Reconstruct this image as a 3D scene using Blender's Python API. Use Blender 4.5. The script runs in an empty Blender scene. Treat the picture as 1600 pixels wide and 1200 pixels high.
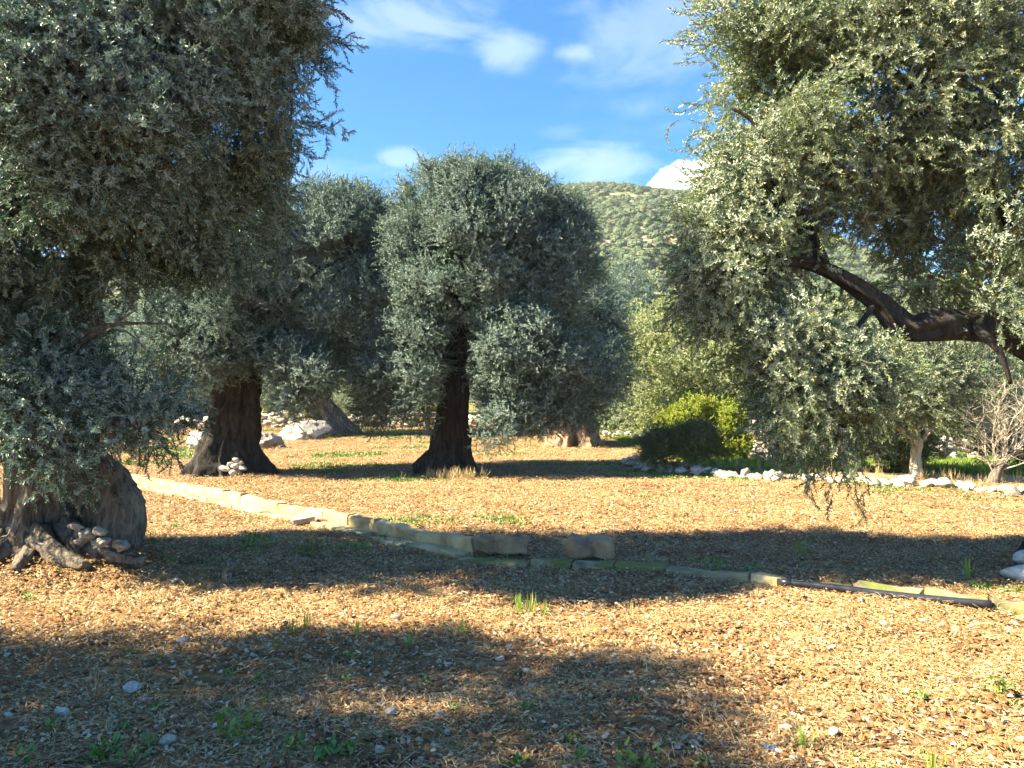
import bpy, math, random
import numpy as np
from mathutils import Vector, Matrix, noise as mn

# ------------------------------------------------------------------ camera, world, sun, exposure
C = bpy.context.scene.collection
SC = bpy.context.scene
CAM_H, FPX, HY = 1.6, 1200.0, 625.0
HAZE = 0.00028
cam_d = bpy.data.cameras.new('camera'); cam = bpy.data.objects.new('camera', cam_d); C.objects.link(cam)
cam_d.sensor_width = 36; cam_d.lens = 27.0; cam_d.clip_end = 6000; cam_d.clip_start = 0.05
cam.location = (0, 0, CAM_H)
cam.rotation_euler = (math.radians(90) + math.atan((HY - 600) / FPX), 0, 0)
SC.camera = cam

SUN_EL, SUN_BACK = math.radians(42), math.radians(12)
sdir = Vector((-math.cos(SUN_BACK) * math.cos(SUN_EL), -math.sin(SUN_BACK) * math.cos(SUN_EL), math.sin(SUN_EL)))
sl = bpy.data.lights.new('sun', 'SUN'); so = bpy.data.objects.new('sun', sl); C.objects.link(so)
sl.energy = 5.0; sl.angle = math.radians(0.53); sl.color = (1.0, 0.85, 0.58)
so.rotation_euler = sdir.to_track_quat('Z', 'Y').to_euler()
so.location = (-60, -10, 60)

vs = SC.view_settings
vs.view_transform = 'Standard'; vs.look = 'None'; vs.gamma = 1.0; vs.use_curve_mapping = False
vs.exposure = 2.5

class NT:
    """tiny node-tree writer"""
    def __init__(s, nt): s.nt = nt
    def n(s, t, **kw):
        nd = s.nt.nodes.new(t)
        for k, v in kw.items(): setattr(nd, k, v)
        return nd
    def l(s, a, b): s.nt.links.new(a, b)
    def setv(s, sock, v):
        if hasattr(v, 'links') or isinstance(v, bpy.types.NodeSocket): s.l(v, sock)
        elif v is not None: sock.default_value = v
    def math(s, op, a, b=None, clamp=False):
        nd = s.n('ShaderNodeMath', operation=op); nd.use_clamp = clamp
        s.setv(nd.inputs[0], a); s.setv(nd.inputs[1], b); return nd.outputs[0]
    def vmath(s, op, a, b=None, sc=None):
        nd = s.n('ShaderNodeVectorMath', operation=op)
        s.setv(nd.inputs[0], a); s.setv(nd.inputs[1], b)
        if sc is not None: s.setv(nd.inputs['Scale'], sc)
        return nd.outputs['Value'] if op in ('LENGTH', 'DOT_PRODUCT', 'DISTANCE') else nd.outputs[0]
    def noise(s, vec, scale, detail=4, rough=0.55, dist=0.0):
        nd = s.n('ShaderNodeTexNoise'); s.setv(nd.inputs['Vector'], vec)
        nd.inputs['Scale'].default_value = scale; nd.inputs['Detail'].default_value = detail
        nd.inputs['Roughness'].default_value = rough; nd.inputs['Distortion'].default_value = dist
        return nd.outputs['Fac']
    def ramp(s, fac, stops):
        nd = s.n('ShaderNodeValToRGB'); s.setv(nd.inputs[0], fac)
        e = nd.color_ramp.elements
        while len(e) < len(stops): e.new(0.5)
        for el, (p, c) in zip(e, stops): el.position = p; el.color = (*c, 1) if len(c) == 3 else c
        return nd.outputs[0]
    def mix(s, fac, a, b, mode='MIX'):
        nd = s.n('ShaderNodeMix', data_type='RGBA', blend_type=mode)
        s.setv(nd.inputs[0], fac)
        for i, v in ((6, a), (7, b)):
            if isinstance(v, tuple): v = (*v, 1) if len(v) == 3 else v
            s.setv(nd.inputs[i], v)
        return nd.outputs[2]
    def mapr(s, v, a, b, c=0.0, d=1.0, smooth=True):
        nd = s.n('ShaderNodeMapRange'); nd.interpolation_type = 'SMOOTHSTEP' if smooth else 'LINEAR'
        s.setv(nd.inputs[0], v)
        for i, q in enumerate((a, b, c, d)): nd.inputs[i + 1].default_value = q
        return nd.outputs[0]

w = bpy.data.worlds.new('World'); SC.world = w; w.use_nodes = True
w.node_tree.nodes.clear(); N = NT(w.node_tree)
sky = N.n('ShaderNodeTexSky', sky_type='NISHITA'); sky.sun_disc = False
sky.sun_elevation = SUN_EL; sky.sun_rotation = math.atan2(sdir.x, sdir.y)
sky.air_density = 1.0; sky.dust_density = 0.3; sky.ozone_density = 3.0; sky.altitude = 200
hs = N.n('ShaderNodeHueSaturation'); hs.inputs['Saturation'].default_value = 1.55; hs.inputs['Value'].default_value = 1.0
N.l(sky.outputs[0], hs.inputs['Color'])
tc = N.n('ShaderNodeTexCoord'); D = tc.outputs['Generated']
sep = N.n('ShaderNodeSeparateXYZ'); N.l(D, sep.inputs[0])
zc = N.math('MAXIMUM', sep.outputs[2], 0.02)
zz = N.math('ADD', zc, 0.12)
cmb = N.n('ShaderNodeCombineXYZ')
N.l(N.math('DIVIDE', sep.outputs[0], zz), cmb.inputs[0]); N.l(N.math('DIVIDE', sep.outputs[1], zz), cmb.inputs[1])
cmb.inputs[2].default_value = 3.7
P = cmb.outputs[0]
wisp = N.noise(N.vmath('MULTIPLY', P, (1.0, 1.25, 1.0)), 1.25, 8, 0.58, 0.35)
wm = N.mapr(wisp, 0.50, 0.74, 0.0, 0.5)
def band(px, py, r0, r1):
    v = Vector(((px - 800) / FPX, 1, (HY - py) / FPX)).normalized()
    return N.mapr(N.vmath('DISTANCE', D, tuple(v)), r0, r1, 1.0, 0.0)
fine = N.noise(D, 14, 6, 0.6, 0.4)
fine2 = N.noise(N.vmath('MULTIPLY', D, (1, 1, 2.4)), 9, 7, 0.62, 0.5)
def patch(px, py, rx, rz, amt, sharp=0.35):
    v = Vector(((px - 800) / FPX, 1, (HY - py) / FPX)).normalized()
    d = N.vmath('SUBTRACT', D, tuple(v))
    d = N.vmath('MULTIPLY', d, (1 / rx, 1 / rx, 1 / rz))
    L = N.vmath('LENGTH', d)
    e = N.math('ADD', L, N.math('MULTIPLY', N.math('SUBTRACT', fine2, 0.5), 3.2))
    return N.math('MULTIPLY', N.mapr(e, 1.25, sharp - .15, 0.0, 1.0), amt * .5)
clouds = N.math('MULTIPLY', wm, 0.35)
for a in ((640, 28, .11, .035, .55, .1), (785, 72, .06, .022, .6, .1), (900, 78, .03, .012, .6, .1), (1010, 60, .10, .05, .42, .0), (1060, 20, .13, .05, .4, 0),
          (930, 255, .10, .033, .62, .0), (1000, 165, .08, .02, .3, .0), (880, 205, .04, .015, .25, 0), (625, 243, .025, .01, .5, .2), (1300, 200, .2, .1, .35, 0), (1430, 330, .1, .03, .3, 0)):
    clouds = N.math('MAXIMUM', clouds, patch(*a))
# cumulus behind the hill shoulder
v = Vector(((1075 - 800) / FPX, 1, (HY - 320) / FPX)).normalized()
d = N.vmath('SUBTRACT', D, tuple(v)); d = N.vmath('MULTIPLY', d, (1.0, 1.0, 1.15))
L = N.math('ADD', N.vmath('LENGTH', d), N.math('MULTIPLY', N.math('SUBTRACT', fine, 0.5), 0.085))
cum = N.mapr(L, 0.070, 0.054, 0.0, 1.0)
clouds = N.math('MAXIMUM', clouds, 0.0)
col = N.mix(clouds, hs.outputs[0], (5.6, 6.1, 7.2))
col = N.mix(cum, col, (11.5, 11.7, 12.2))
bg = N.n('ShaderNodeBackground'); bg.inputs['Strength'].default_value = 0.051
N.l(col, bg.inputs[0]); wo = N.n('ShaderNodeOutputWorld'); N.l(bg.outputs[0], wo.inputs[0])

# ------------------------------------------------------------------ helpers
rng = np.random.default_rng(7)
random.seed(7)
def gp(px, py, z=0.0):
    """point on the level z seen at a spot of the photograph"""
    d = FPX * (CAM_H - z) / (py - HY)
    return Vector(((px - 800) / FPX * d, d, z))
def at(px, py, d):
    return Vector(((px - 800) / FPX * d, d, CAM_H + (HY - py) / FPX * d))

def vnoise(x, y, seed=0):
    x = np.asarray(x, float); y = np.asarray(y, float)
    xi = np.floor(x); yi = np.floor(y); fx = x - xi; fy = y - yi
    fx = fx * fx * (3 - 2 * fx); fy = fy * fy * (3 - 2 * fy)
    def h(a, b):
        s = np.sin(a * 127.1 + b * 311.7 + seed * 74.7) * 43758.5453
        return s - np.floor(s)
    return (h(xi, yi) * (1 - fx) + h(xi + 1, yi) * fx) * (1 - fy) + (h(xi, yi + 1) * (1 - fx) + h(xi + 1, yi + 1) * fx) * fy
def fbm(x, y, o=4, seed=0):
    t = 0; a = 0.5
    for i in range(o):
        t = t + a * (vnoise(x, y, seed + i) - 0.5); x = x * 2.03 + 5.1; y = y * 2.03 + 1.7; a *= 0.5
    return t

EDGE = [(-60, 62), (-2, 48), (3.0, 40), (3.9, 30), (4.3, 17.8), (6.4, 16.2), (10.0, 14.6), (18, 13.2), (60, 8)]
def edge_y(x):
    return np.interp(x, [e[0] for e in EDGE], [e[1] for e in EDGE])
def ground_h(x, y):
    x = np.asarray(x, float); y = np.asarray(y, float)
    r = np.hypot(x, y)
    near = np.clip(1.6 - r / 40, 0.2, 1)
    h = 0.10 * fbm(x * .35, y * .35, 3, 3) * near + 0.07 * fbm(x * 1.6, y * 1.6, 3, 9) * near
    h += 0.05 * fbm(x * 7, y * 7, 3, 21) * np.clip(1.3 - r / 18, 0, 1)
    h += .20 * np.exp(-(((x + 4.45) / 1.0) ** 2 + ((y - 7.5) / .85) ** 2) ** 1.5)     # soil banked up round the hollow trunk
    # tilled furrows run roughly across the view
    h += 0.012 * np.sin(y * 7.0 + 1.5 * fbm(x * .6, y * .6, 2, 4) * 6 + 0.3 * x) * np.clip(1.3 - r / 22, 0, 1)
    h += np.clip((y - 24) / 120, 0, 1) ** 1.2 * 3.0
    return h
def gz(x, y): return float(ground_h(x, y))

def new_mesh(name, V, F, mats=(), smooth=False, attrs=None, midx=None):
    me = bpy.data.meshes.new(name)
    V = np.asarray(V, np.float32).reshape(-1, 3)
    me.vertices.add(len(V)); me.vertices.foreach_set('co', V.ravel())
    if isinstance(F, np.ndarray):
        k = F.shape[1]; nf = len(F)
        me.loops.add(nf * k); me.loops.foreach_set('vertex_index', F.astype(np.int32).ravel())
        me.polygons.add(nf); me.polygons.foreach_set('loop_start', np.arange(0, nf * k, k, dtype=np.int32))
        me.polygons.foreach_set('loop_total', np.full(nf, k, dtype=np.int32))
    else:
        nf = len(F); tot = np.array([len(f) for f in F], np.int32)
        me.loops.add(int(tot.sum())); me.loops.foreach_set('vertex_index', np.array([i for f in F for i in f], np.int32))
        me.polygons.add(nf); me.polygons.foreach_set('loop_start', np.concatenate([[0], np.cumsum(tot)[:-1]]).astype(np.int32))
        me.polygons.foreach_set('loop_total', tot)
    if midx is not None: me.polygons.foreach_set('material_index', np.asarray(midx, np.int32))
    if smooth: me.polygons.foreach_set('use_smooth', np.ones(nf, bool))
    for m in mats: me.materials.append(m)
    me.update(calc_edges=True)
    for k, (typ, val) in (attrs or {}).items():
        a = me.attributes.new(k, typ, 'POINT')
        a.data.foreach_set('vector' if typ == 'FLOAT_VECTOR' else 'value', np.asarray(val).ravel())
    return me
def link(name, me, parent=None, loc=None, rot=None, scale=None):
    o = bpy.data.objects.new(name, me); C.objects.link(o)
    if parent is not None: o.parent = parent
    if loc is not None: o.location = loc
    if rot is not None: o.rotation_euler = rot
    if scale is not None: o.scale = scale if hasattr(scale, '__len__') else (scale,) * 3
    return o
def tag(o, label=None, cat=None, group=None, kind=None):
    if label: o['label'] = label
    if cat: o['category'] = cat
    if group: o['group'] = group
    if kind: o['kind'] = kind
    return o
def empty(name, loc, label, cat, group=None):
    o = bpy.data.objects.new(name, None); C.objects.link(o); o.location = loc; o.empty_display_size = .2
    return tag(o, label, cat, group)

class MB:
    """collects pieces into one mesh"""
    def __init__(s): s.V = []; s.F = []; s.n = 0; s.T = []; s.M = []
    def add(s, V, F, tint=None, mi=0):
        V = np.asarray(V, float).reshape(-1, 3)
        s.V.append(V); s.F += [tuple(int(i) + s.n for i in f) for f in F]; s.n += len(V)
        s.T.append(np.full(len(V), random.random() if tint is None else tint)); s.M += [mi] * len(F)
    def mesh(s, name, mats, smooth=False):
        return new_mesh(name, np.concatenate(s.V), s.F, mats, smooth, {'tint': ('FLOAT', np.concatenate(s.T))}, s.M)

def tube(path, radii, seg=8, gnarl=0.0, seed=0, cap=True):
    path = [Vector(p) for p in path]; V = []; F = []
    up = Vector((0.3, 1, 0.2)).normalized(); prev = None
    for i, p in enumerate(path):
        t = (path[min(i + 1, len(path) - 1)] - path[max(i - 1, 0)]).normalized()
        a = (up - t * up.dot(t)) if prev is None else (prev - t * prev.dot(t))
        a.normalize(); prev = a; b = t.cross(a)
        for k in range(seg):
            th = 2 * math.pi * k / seg
            q = a * math.cos(th) + b * math.sin(th)
            r = radii[i]
            if gnarl:
                r *= 1 + gnarl * (mn.noise(Vector((q * 1.6) + p * 2.2 + Vector((seed, 0, 0)))) + 0.5 * math.sin(5 * th + seed + i * .3))
            V.append(p + q * r)
    for i in range(len(path) - 1):
        for k in range(seg):
            F.append((i * seg + k, i * seg + (k + 1) % seg, (i + 1) * seg + (k + 1) % seg, (i + 1) * seg + k))
    if cap:
        F.append(tuple(range(seg))[::-1]); F.append(tuple((len(path) - 1) * seg + k for k in range(seg)))
    return V, F
def smooth_path(pts, n):
    """Catmull-Rom through (x,y,z,r) rows"""
    P = np.array(pts, float); out = []
    Q = np.vstack([2 * P[0] - P[1], P, 2 * P[-1] - P[-2]])
    for i in range(1, len(Q) - 2):
        for t in np.linspace(0, 1, n, endpoint=False):
            a, b, c, d = Q[i - 1], Q[i], Q[i + 1], Q[i + 2]
            out.append(0.5 * (2 * b + (c - a) * t + (2 * a - 5 * b + 4 * c - d) * t * t + (3 * b - a - 3 * c + d) * t ** 3))
    out.append(P[-1]); return np.array(out)

# ------------------------------------------------------------------ materials
def mat(name):
    m = bpy.data.materials.new(name); m.use_nodes = True; m.node_tree.nodes.clear()
    N = NT(m.node_tree); b = N.n('ShaderNodeBsdfPrincipled'); o = N.n('ShaderNodeOutputMaterial')
    N.l(b.outputs[0], o.inputs[0]); return m, N, b, o
def bump(N, b, h, strength, dist):
    bp = N.n('ShaderNodeBump'); bp.inputs['Strength'].default_value = strength; bp.inputs['Distance'].default_value = dist
    N.l(h, bp.inputs['Height']); N.l(bp.outputs[0], b.inputs['Normal'])

def leaf_mat(name, top, under, yellow, yfrac=.12, trans=.12, rough=.42):
    m, N, b, o = mat(name)
    at_ = N.n('ShaderNodeAttribute', attribute_name='tint').outputs['Fac']
    oi = N.n('ShaderNodeObjectInfo').outputs['Random']
    geo = N.n('ShaderNodeNewGeometry')
    dark = tuple(c * .62 for c in top)
    c = N.mix(N.mapr(oi, 0.0, 1.0), top, dark)
    c = N.mix(N.mapr(at_, .25, .75, 0, .55), c, tuple(x * 1.35 for x in top))
    c = N.mix(geo.outputs['Backfacing'], c, N.mix(at_, under, tuple(x * .78 for x in under)))
    y = N.mapr(at_, 1 - yfrac, 1 - yfrac + .03)
    y = N.math('MULTIPLY', y, N.mapr(oi, .3, .8))
    c = N.mix(y, c, yellow)
    N.l(c, b.inputs['Base Color']); b.inputs['Roughness'].default_value = rough
    b.inputs['Specular IOR Level'].default_value = .4
    tr = N.n('ShaderNodeBsdfTranslucent'); N.l(N.mix(0.5, c, (top[0] * 1.7, top[1] * 1.9, top[2] * .8)), tr.inputs[0])
    mx = N.n('ShaderNodeMixShader'); mx.inputs[0].default_value = trans
    N.l(b.outputs[0], mx.inputs[1]); N.l(tr.outputs[0], mx.inputs[2]); N.l(mx.outputs[0], o.inputs[0])
    return m
M_leaf = leaf_mat('olive leaf', (.058, .130, .092), (.31, .42, .39), (.26, .26, .08), .06, .13)
M_leaf_l = leaf_mat('olive leaf pale', (.140, .205, .098), (.42, .50, .39), (.34, .31, .08), .2, .18)
M_leaf_y = leaf_mat('olive leaf sunlit tone', (.22, .28, .09), (.46, .52, .32), (.40, .40, .10), .2, .25)  # lighter, yellower leaf copy; sunlight on the far olives is put into its colour
M_leaf_bush = leaf_mat('lentisk leaf', (.24, .31, .035), (.32, .38, .06), (.42, .42, .05), .35, .2)
M_leaf_dark = leaf_mat('dark shrub leaf', (.05, .10, .03), (.10, .16, .06), (.12, .16, .03), .1, .1)
M_leaf_hill = leaf_mat('maquis leaf', (.060, .100, .040), (.085, .125, .055), (.16, .15, .05), .2, .05, .7)
M_weed = leaf_mat('weed leaf', (.09, .20, .035), (.13, .24, .06), (.25, .30, .04), .2, .25)
M_grass = leaf_mat('grass blade', (.17, .27, .045), (.20, .30, .06), (.36, .36, .10), .3, .25)

def bark_mat(name, a, b_, c_, sc=1.0):
    m, N, b, o = mat(name)
    tc = N.n('ShaderNodeTexCoord').outputs['Object']
    st = N.vmath('MULTIPLY', tc, (1, 1, .22))
    n1 = N.noise(st, 9 * sc, 8, .65, .6); n2 = N.noise(tc, 2.2 * sc, 4, .6); n3 = N.noise(tc, 34 * sc, 4, .7)
    c = N.ramp(n1, [(.30, c_), (.48, b_), (.66, a)])
    c = N.mix(N.mapr(n2, .52, .70, 0, .55), c, (a[0] * 1.15, a[1] * 1.15, a[2] * 1.0))
    c = N.mix(N.mapr(n3, .6, .75, 0, .35), c, (.24, .24, .17))
    N.l(c, b.inputs['Base Color']); b.inputs['Roughness'].default_value = .92; b.inputs['Specular IOR Level'].default_value = .2
    h = N.math('ADD', N.math('MULTIPLY', n1, 1.0), N.math('MULTIPLY', n3, .3))
    bump(N, b, h, .9, .045); return m
M_bark = bark_mat('olive bark', (.27, .245, .205), (.135, .115, .095), (.03, .024, .02), 1.9)
M_bark_dk = bark_mat('dark bark with shade', (.062, .057, .052), (.030, .026, .023), (.010, .008, .007), 1.8)  # darker bark copy; crown shade on the middle trunks is put into the colour
M_bark_warm = bark_mat('warm split bark', (.42, .33, .23), (.24, .15, .09), (.07, .035, .02))
M_twig_pale = bark_mat('bare pale twig', (.60, .55, .46), (.46, .41, .33), (.16, .13, .10))

def stone_mat(name, a, b_, c_, moss=0.0, warm=0.0):
    m, N, b, o = mat(name)
    tc = N.n('ShaderNodeTexCoord').outputs['Object']; oi = N.n('ShaderNodeObjectInfo').outputs['Random']
    v = N.vmath('ADD', tc, N.vmath('SCALE', (7.1, 3.3, 9.7), None, oi))
    n1 = N.noise(v, 5, 7, .62, .3); n2 = N.noise(v, 22, 5, .7); n3 = N.noise(v, 2.2, 3, .5)
    c = N.ramp(n1, [(.32, c_), (.50, b_), (.68, a)])
    c = N.mix(N.mapr(n2, .58, .72, 0, .5), c, tuple(x * .45 for x in b_))
    c = N.mix(N.math('MULTIPLY', oi, .28), c, tuple(x * .62 for x in b_))
    if moss: c = N.mix(N.mapr(n3, .62 - moss * .3, .75 - moss * .3, 0, .85), c, (.13, .16, .035))
    N.l(c, b.inputs['Base Color']); b.inputs['Roughness'].default_value = .9; b.inputs['Specular IOR Level'].default_value = .25
    bump(N, b, N.math('ADD', n1, N.math('MULTIPLY', n2, .4)), .6, .03); return m
M_lime = stone_mat('pale limestone', (.58, .54, .46), (.46, .42, .35), (.26, .22, .17))
M_lime_w = stone_mat('white limestone', (.68, .66, .60), (.56, .53, .47), (.34, .31, .26))
M_tufa = stone_mat('yellow tufa', (.60, .50, .30), (.48, .38, .20), (.28, .20, .10))
M_tufa_moss = stone_mat('mossy tufa', (.36, .31, .18), (.26, .22, .13), (.13, .11, .07), .55)
M_block = stone_mat('weathered tufa block', (.40, .31, .19), (.28, .20, .125), (.12, .09, .065))
M_foot = stone_mat('soil stained limestone', (.40, .38, .33), (.30, .28, .24), (.16, .14, .11))
M_rock = stone_mat('grey boulder rock', (.40, .37, .33), (.29, .26, .23), (.15, .13, .11))

def litter_mat(name, stops, rough=.75, trans=0.0):
    m, N, b, o = mat(name)
    a = N.n('ShaderNodeAttribute', attribute_name='tint').outputs['Fac']
    oi = N.n('ShaderNodeObjectInfo').outputs['Random']
    f = N.math('FRACT', N.math('ADD', a, N.math('MULTIPLY', oi, .37)))
    c = N.ramp(f, stops)
    N.l(c, b.inputs['Base Color']); b.inputs['Roughness'].default_value = rough; b.inputs['Specular IOR Level'].default_value = .3
    return m
M_chip = litter_mat('dry leaf litter', [(0, (.28, .17, .070)), (.18, (.40, .27, .115)), (.36, (.50, .36, .175)), (.5, (.17, .085, .04)), (.66, (.24, .13, .06)), (.82, (.40, .29, .14)), (1, (.60, .48, .27))], .55)
M_straw = litter_mat('straw', [(0, (0.465, 0.353, 0.172)), (.5, (0.535, 0.432, 0.241)), (.8, (0.352, 0.261, 0.126)), (1, (0.493, 0.379, 0.172))], .6)
M_clod = litter_mat('red soil clod', [(0, (0.176, 0.090, 0.037)), (.5, (0.255, 0.129, 0.049)), (1, (0.114, 0.060, 0.029))], .95)
M_pebble = litter_mat('pebble', [(0, (0.436, 0.353, 0.241)), (.4, (0.352, 0.261, 0.166)), (.7, (0.493, 0.418, 0.310)), (1, (0.296, 0.209, 0.126))], .85)

def plain(name, c, rough=.5, spec=.5):
    m, N, b, o = mat(name)
    tc = N.n('ShaderNodeTexCoord').outputs['Object']
    n = N.noise(tc, 18, 5, .6)
    cc = N.mix(N.mapr(n, .35, .7, 0, .6), c, tuple(x * .55 + .02 for x in c))
    N.l(cc, b.inputs['Base Color']); b.inputs['Roughness'].default_value = rough; b.inputs['Specular IOR Level'].default_value = spec
    return m
M_pipe = plain('black plastic pipe', (.018, .022, .035), .35)
M_brickred = plain('red fired clay', (.34, .07, .035), .9)
M_blue = plain('faded blue plastic', (.10, .22, .48), .35)
M_white = plain('white plastic', (.75, .76, .78), .4)

# ground: soil inside the field, path and grass outside (masks stored on the sheet)
m_ground, N, b, o = mat('tilled ground')
tcg = N.n('ShaderNodeTexCoord').outputs['Object']
ga = N.n('ShaderNodeAttribute', attribute_name='grassy').outputs['Fac']
gpth = N.n('ShaderNodeAttribute', attribute_name='pathy').outputs['Fac']
n1 = N.noise(tcg, .55, 5, .6); n2 = N.noise(tcg, 9, 6, .7); n3 = N.noise(N.vmath('MULTIPLY', tcg, (.45, 1.8, 1)), 3.2, 6, .65, .5); n4 = N.noise(tcg, 70, 3, .6)
c = N.ramp(n2, [(.34, (.070, .040, .024)), (.5, (.16, .088, .045)), (.68, (.30, .19, .10))])
c = N.mix(N.mapr(n3, .47, .62, 0, .55), c, (.50, .34, .15))
c = N.mix(N.mapr(n1, .54, .68, 0, .4), c, (.30, .27, .09))
c = N.mix(N.mapr(n4, .55, .72, 0, .5), c, (.45, .32, .16))
gr = N.ramp(N.noise(tcg, 1.1, 6, .65), [(.3, (.10, .15, .03)), (.5, (.17, .25, .045)), (.7, (.30, .30, .10))])
gr = N.mix(N.mapr(N.noise(tcg, .12, 4, .6), .45, .6, 0, .6), gr, (.30, .24, .13))
c = N.mix(ga, c, gr)
pc = N.ramp(N.noise(tcg, 6, 6, .7), [(.3, (.24, .20, .15)), (.7, (.40, .35, .28))])
c = N.mix(gpth, c, pc)
N.l(c, b.inputs['Base Color']); b.inputs['Roughness'].default_value = .95; b.inputs['Specular IOR Level'].default_value = .15
bump(N, b, N.math('ADD', n2, N.math('MULTIPLY', n4, .5)), .9, .05)

# ------------------------------------------------------------------ ground sheet
def axis(n, a, b):   # fine near 0, coarse far
    u = np.linspace(-1, 1, n); return a * np.sinh(u * math.asinh(b / a))
X = axis(420, 5.0, 1500); Yn = axis(520, 5.0, 1500); Y = Yn + 4
Y = Y[Y > -300]
gx, gy = np.meshgrid(X, Y)
zz_ = ground_h(gx, gy)
far = np.clip((np.hypot(gx, gy) - 160) / 400, 0, 1)
gV = np.stack([gx, gy, zz_ + 0 * far], -1).reshape(-1, 3)
nx, ny = len(X), len(Y)
ii = np.arange((ny - 1) * (nx - 1)); r_ = ii // (nx - 1); c_ = ii % (nx - 1)
gF = np.stack([r_ * nx + c_, r_ * nx + c_ + 1, (r_ + 1) * nx + c_ + 1, (r_ + 1) * nx + c_], -1)
sx, sy = gV[:, 0], gV[:, 1]
out_ = np.clip((sy - edge_y(sx) + .9 * fbm(sx * .8, sy * .8, 3, 5)) / .35, 0, 1)
pth = out_ * np.clip((edge_y(sx) + 1.9 - sy) / .3, 0, 1) * np.clip((sx - 5.5) / 2, 0, 1)
grassy = out_ * np.where(sx > 3.2, 1.0, .55)
ground = link('ground', new_mesh('ground', gV, gF, [m_ground], True, {'grassy': ('FLOAT', grassy), 'pathy': ('FLOAT', pth * .9)}))
tag(ground, 'tilled red brown orchard earth', kind='structure')

# ------------------------------------------------------------------ hill
m_hill, N, b, o = mat('hillside')
tch = N.n('ShaderNodeTexCoord').outputs['Object']
sp = N.n('ShaderNodeSeparateXYZ'); N.l(tch, sp.inputs[0])
tn = N.noise(tch, .02, 4, .6)
ter = N.math('SINE', N.math('ADD', N.math('MULTIPLY', sp.outputs[2], 1.9), N.math('MULTIPLY', tn, 40)))
hn = N.noise(tch, .22, 7, .7); hn2 = N.noise(tch, .028, 5, .6)
c = N.ramp(hn, [(.32, (.08, .105, .045)), (.52, (.14, .15, .07)), (.68, (.28, .25, .16))])
c = N.mix(N.math('MULTIPLY', N.mapr(ter, .45, .9, 0, .7), N.mapr(hn2, .42, .58)), c, (.52, .45, .33))
N.l(c, b.inputs['Base Color']); b.inputs['Roughness'].default_value = .95; b.inputs['Specular IOR Level'].default_value = .1
bump(N, b, N.math('ADD', hn, N.math('MULTIPLY', ter, .15)), 1.0, 1.5)
RID = 480.0
rpx = np.array([-1600, -400, 0, 300, 500, 700, 900, 1000, 1080, 1160, 1240, 1350, 1500, 1700, 2400, 3400])
rpy = np.array([560, 470, 430, 400, 368, 318, 304, 312, 325, 342, 370, 415, 470, 520, 560, 590])
def hill_h(x, y):
    t = np.clip((y - 90 + .12 * x) / (RID - 90), 0, 1.6)
    ang = x / np.maximum(y, 60) * FPX + 800
    top = CAM_H + (HY - np.interp(ang, rpx, rpy)) / FPX * RID
    prof = np.where(t < 1, t ** 1.15 * (1 + .22 * np.sin(t * math.pi)), 1 - .25 * (t - 1))
    h = top * prof + 16 * fbm(x * .012, y * .012, 4, 31) * np.clip(t * 3, 0, 1) * np.clip(1.15 - t, 0.05, 1) * 2
    return h - 1.0
HX = np.linspace(-750, 750, 260); HYs = np.concatenate([np.linspace(88, 480, 150), np.linspace(490, 900, 30)])
hx, hy = np.meshgrid(HX, HYs); hz = hill_h(hx, hy)
n_x, n_y = len(HX), len(HYs); ii = np.arange((n_y - 1) * (n_x - 1)); r_ = ii // (n_x - 1); c_ = ii % (n_x - 1)
hill = link('hill', new_mesh('hill', np.stack([hx, hy, hz], -1).reshape(-1, 3), np.stack([r_ * n_x + c_, r_ * n_x + c_ + 1, (r_ + 1) * n_x + c_ + 1, (r_ + 1) * n_x + c_], -1), [m_hill], True))
tag(hill, 'scrub covered hill with pale terraces', kind='structure')

# ------------------------------------------------------------------ air
m_air = bpy.data.materials.new('air'); m_air.use_nodes = True; m_air.node_tree.nodes.clear(); N = NT(m_air.node_tree)
pv = N.n('ShaderNodeVolumePrincipled'); pv.inputs['Density'].default_value = HAZE; pv.inputs['Color'].default_value = (.80, .88, 1.0, 1); pv.inputs['Anisotropy'].default_value = .2
N.l(pv.outputs[0], N.n('ShaderNodeOutputMaterial').inputs['Volume'])
if HAZE > 0:
    bx = [(x, y, z) for z in (-3, 165) for y in (-320, 1560) for x in (-1550, 1550)]
    tag(link('haze', new_mesh('haze', bx, np.array([(0, 2, 3, 1), (4, 5, 7, 6), (0, 1, 5, 4), (2, 6, 7, 3), (0, 4, 6, 2), (1, 3, 7, 5)]), [m_air])), 'thin blue air over the valley', kind='stuff')

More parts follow.
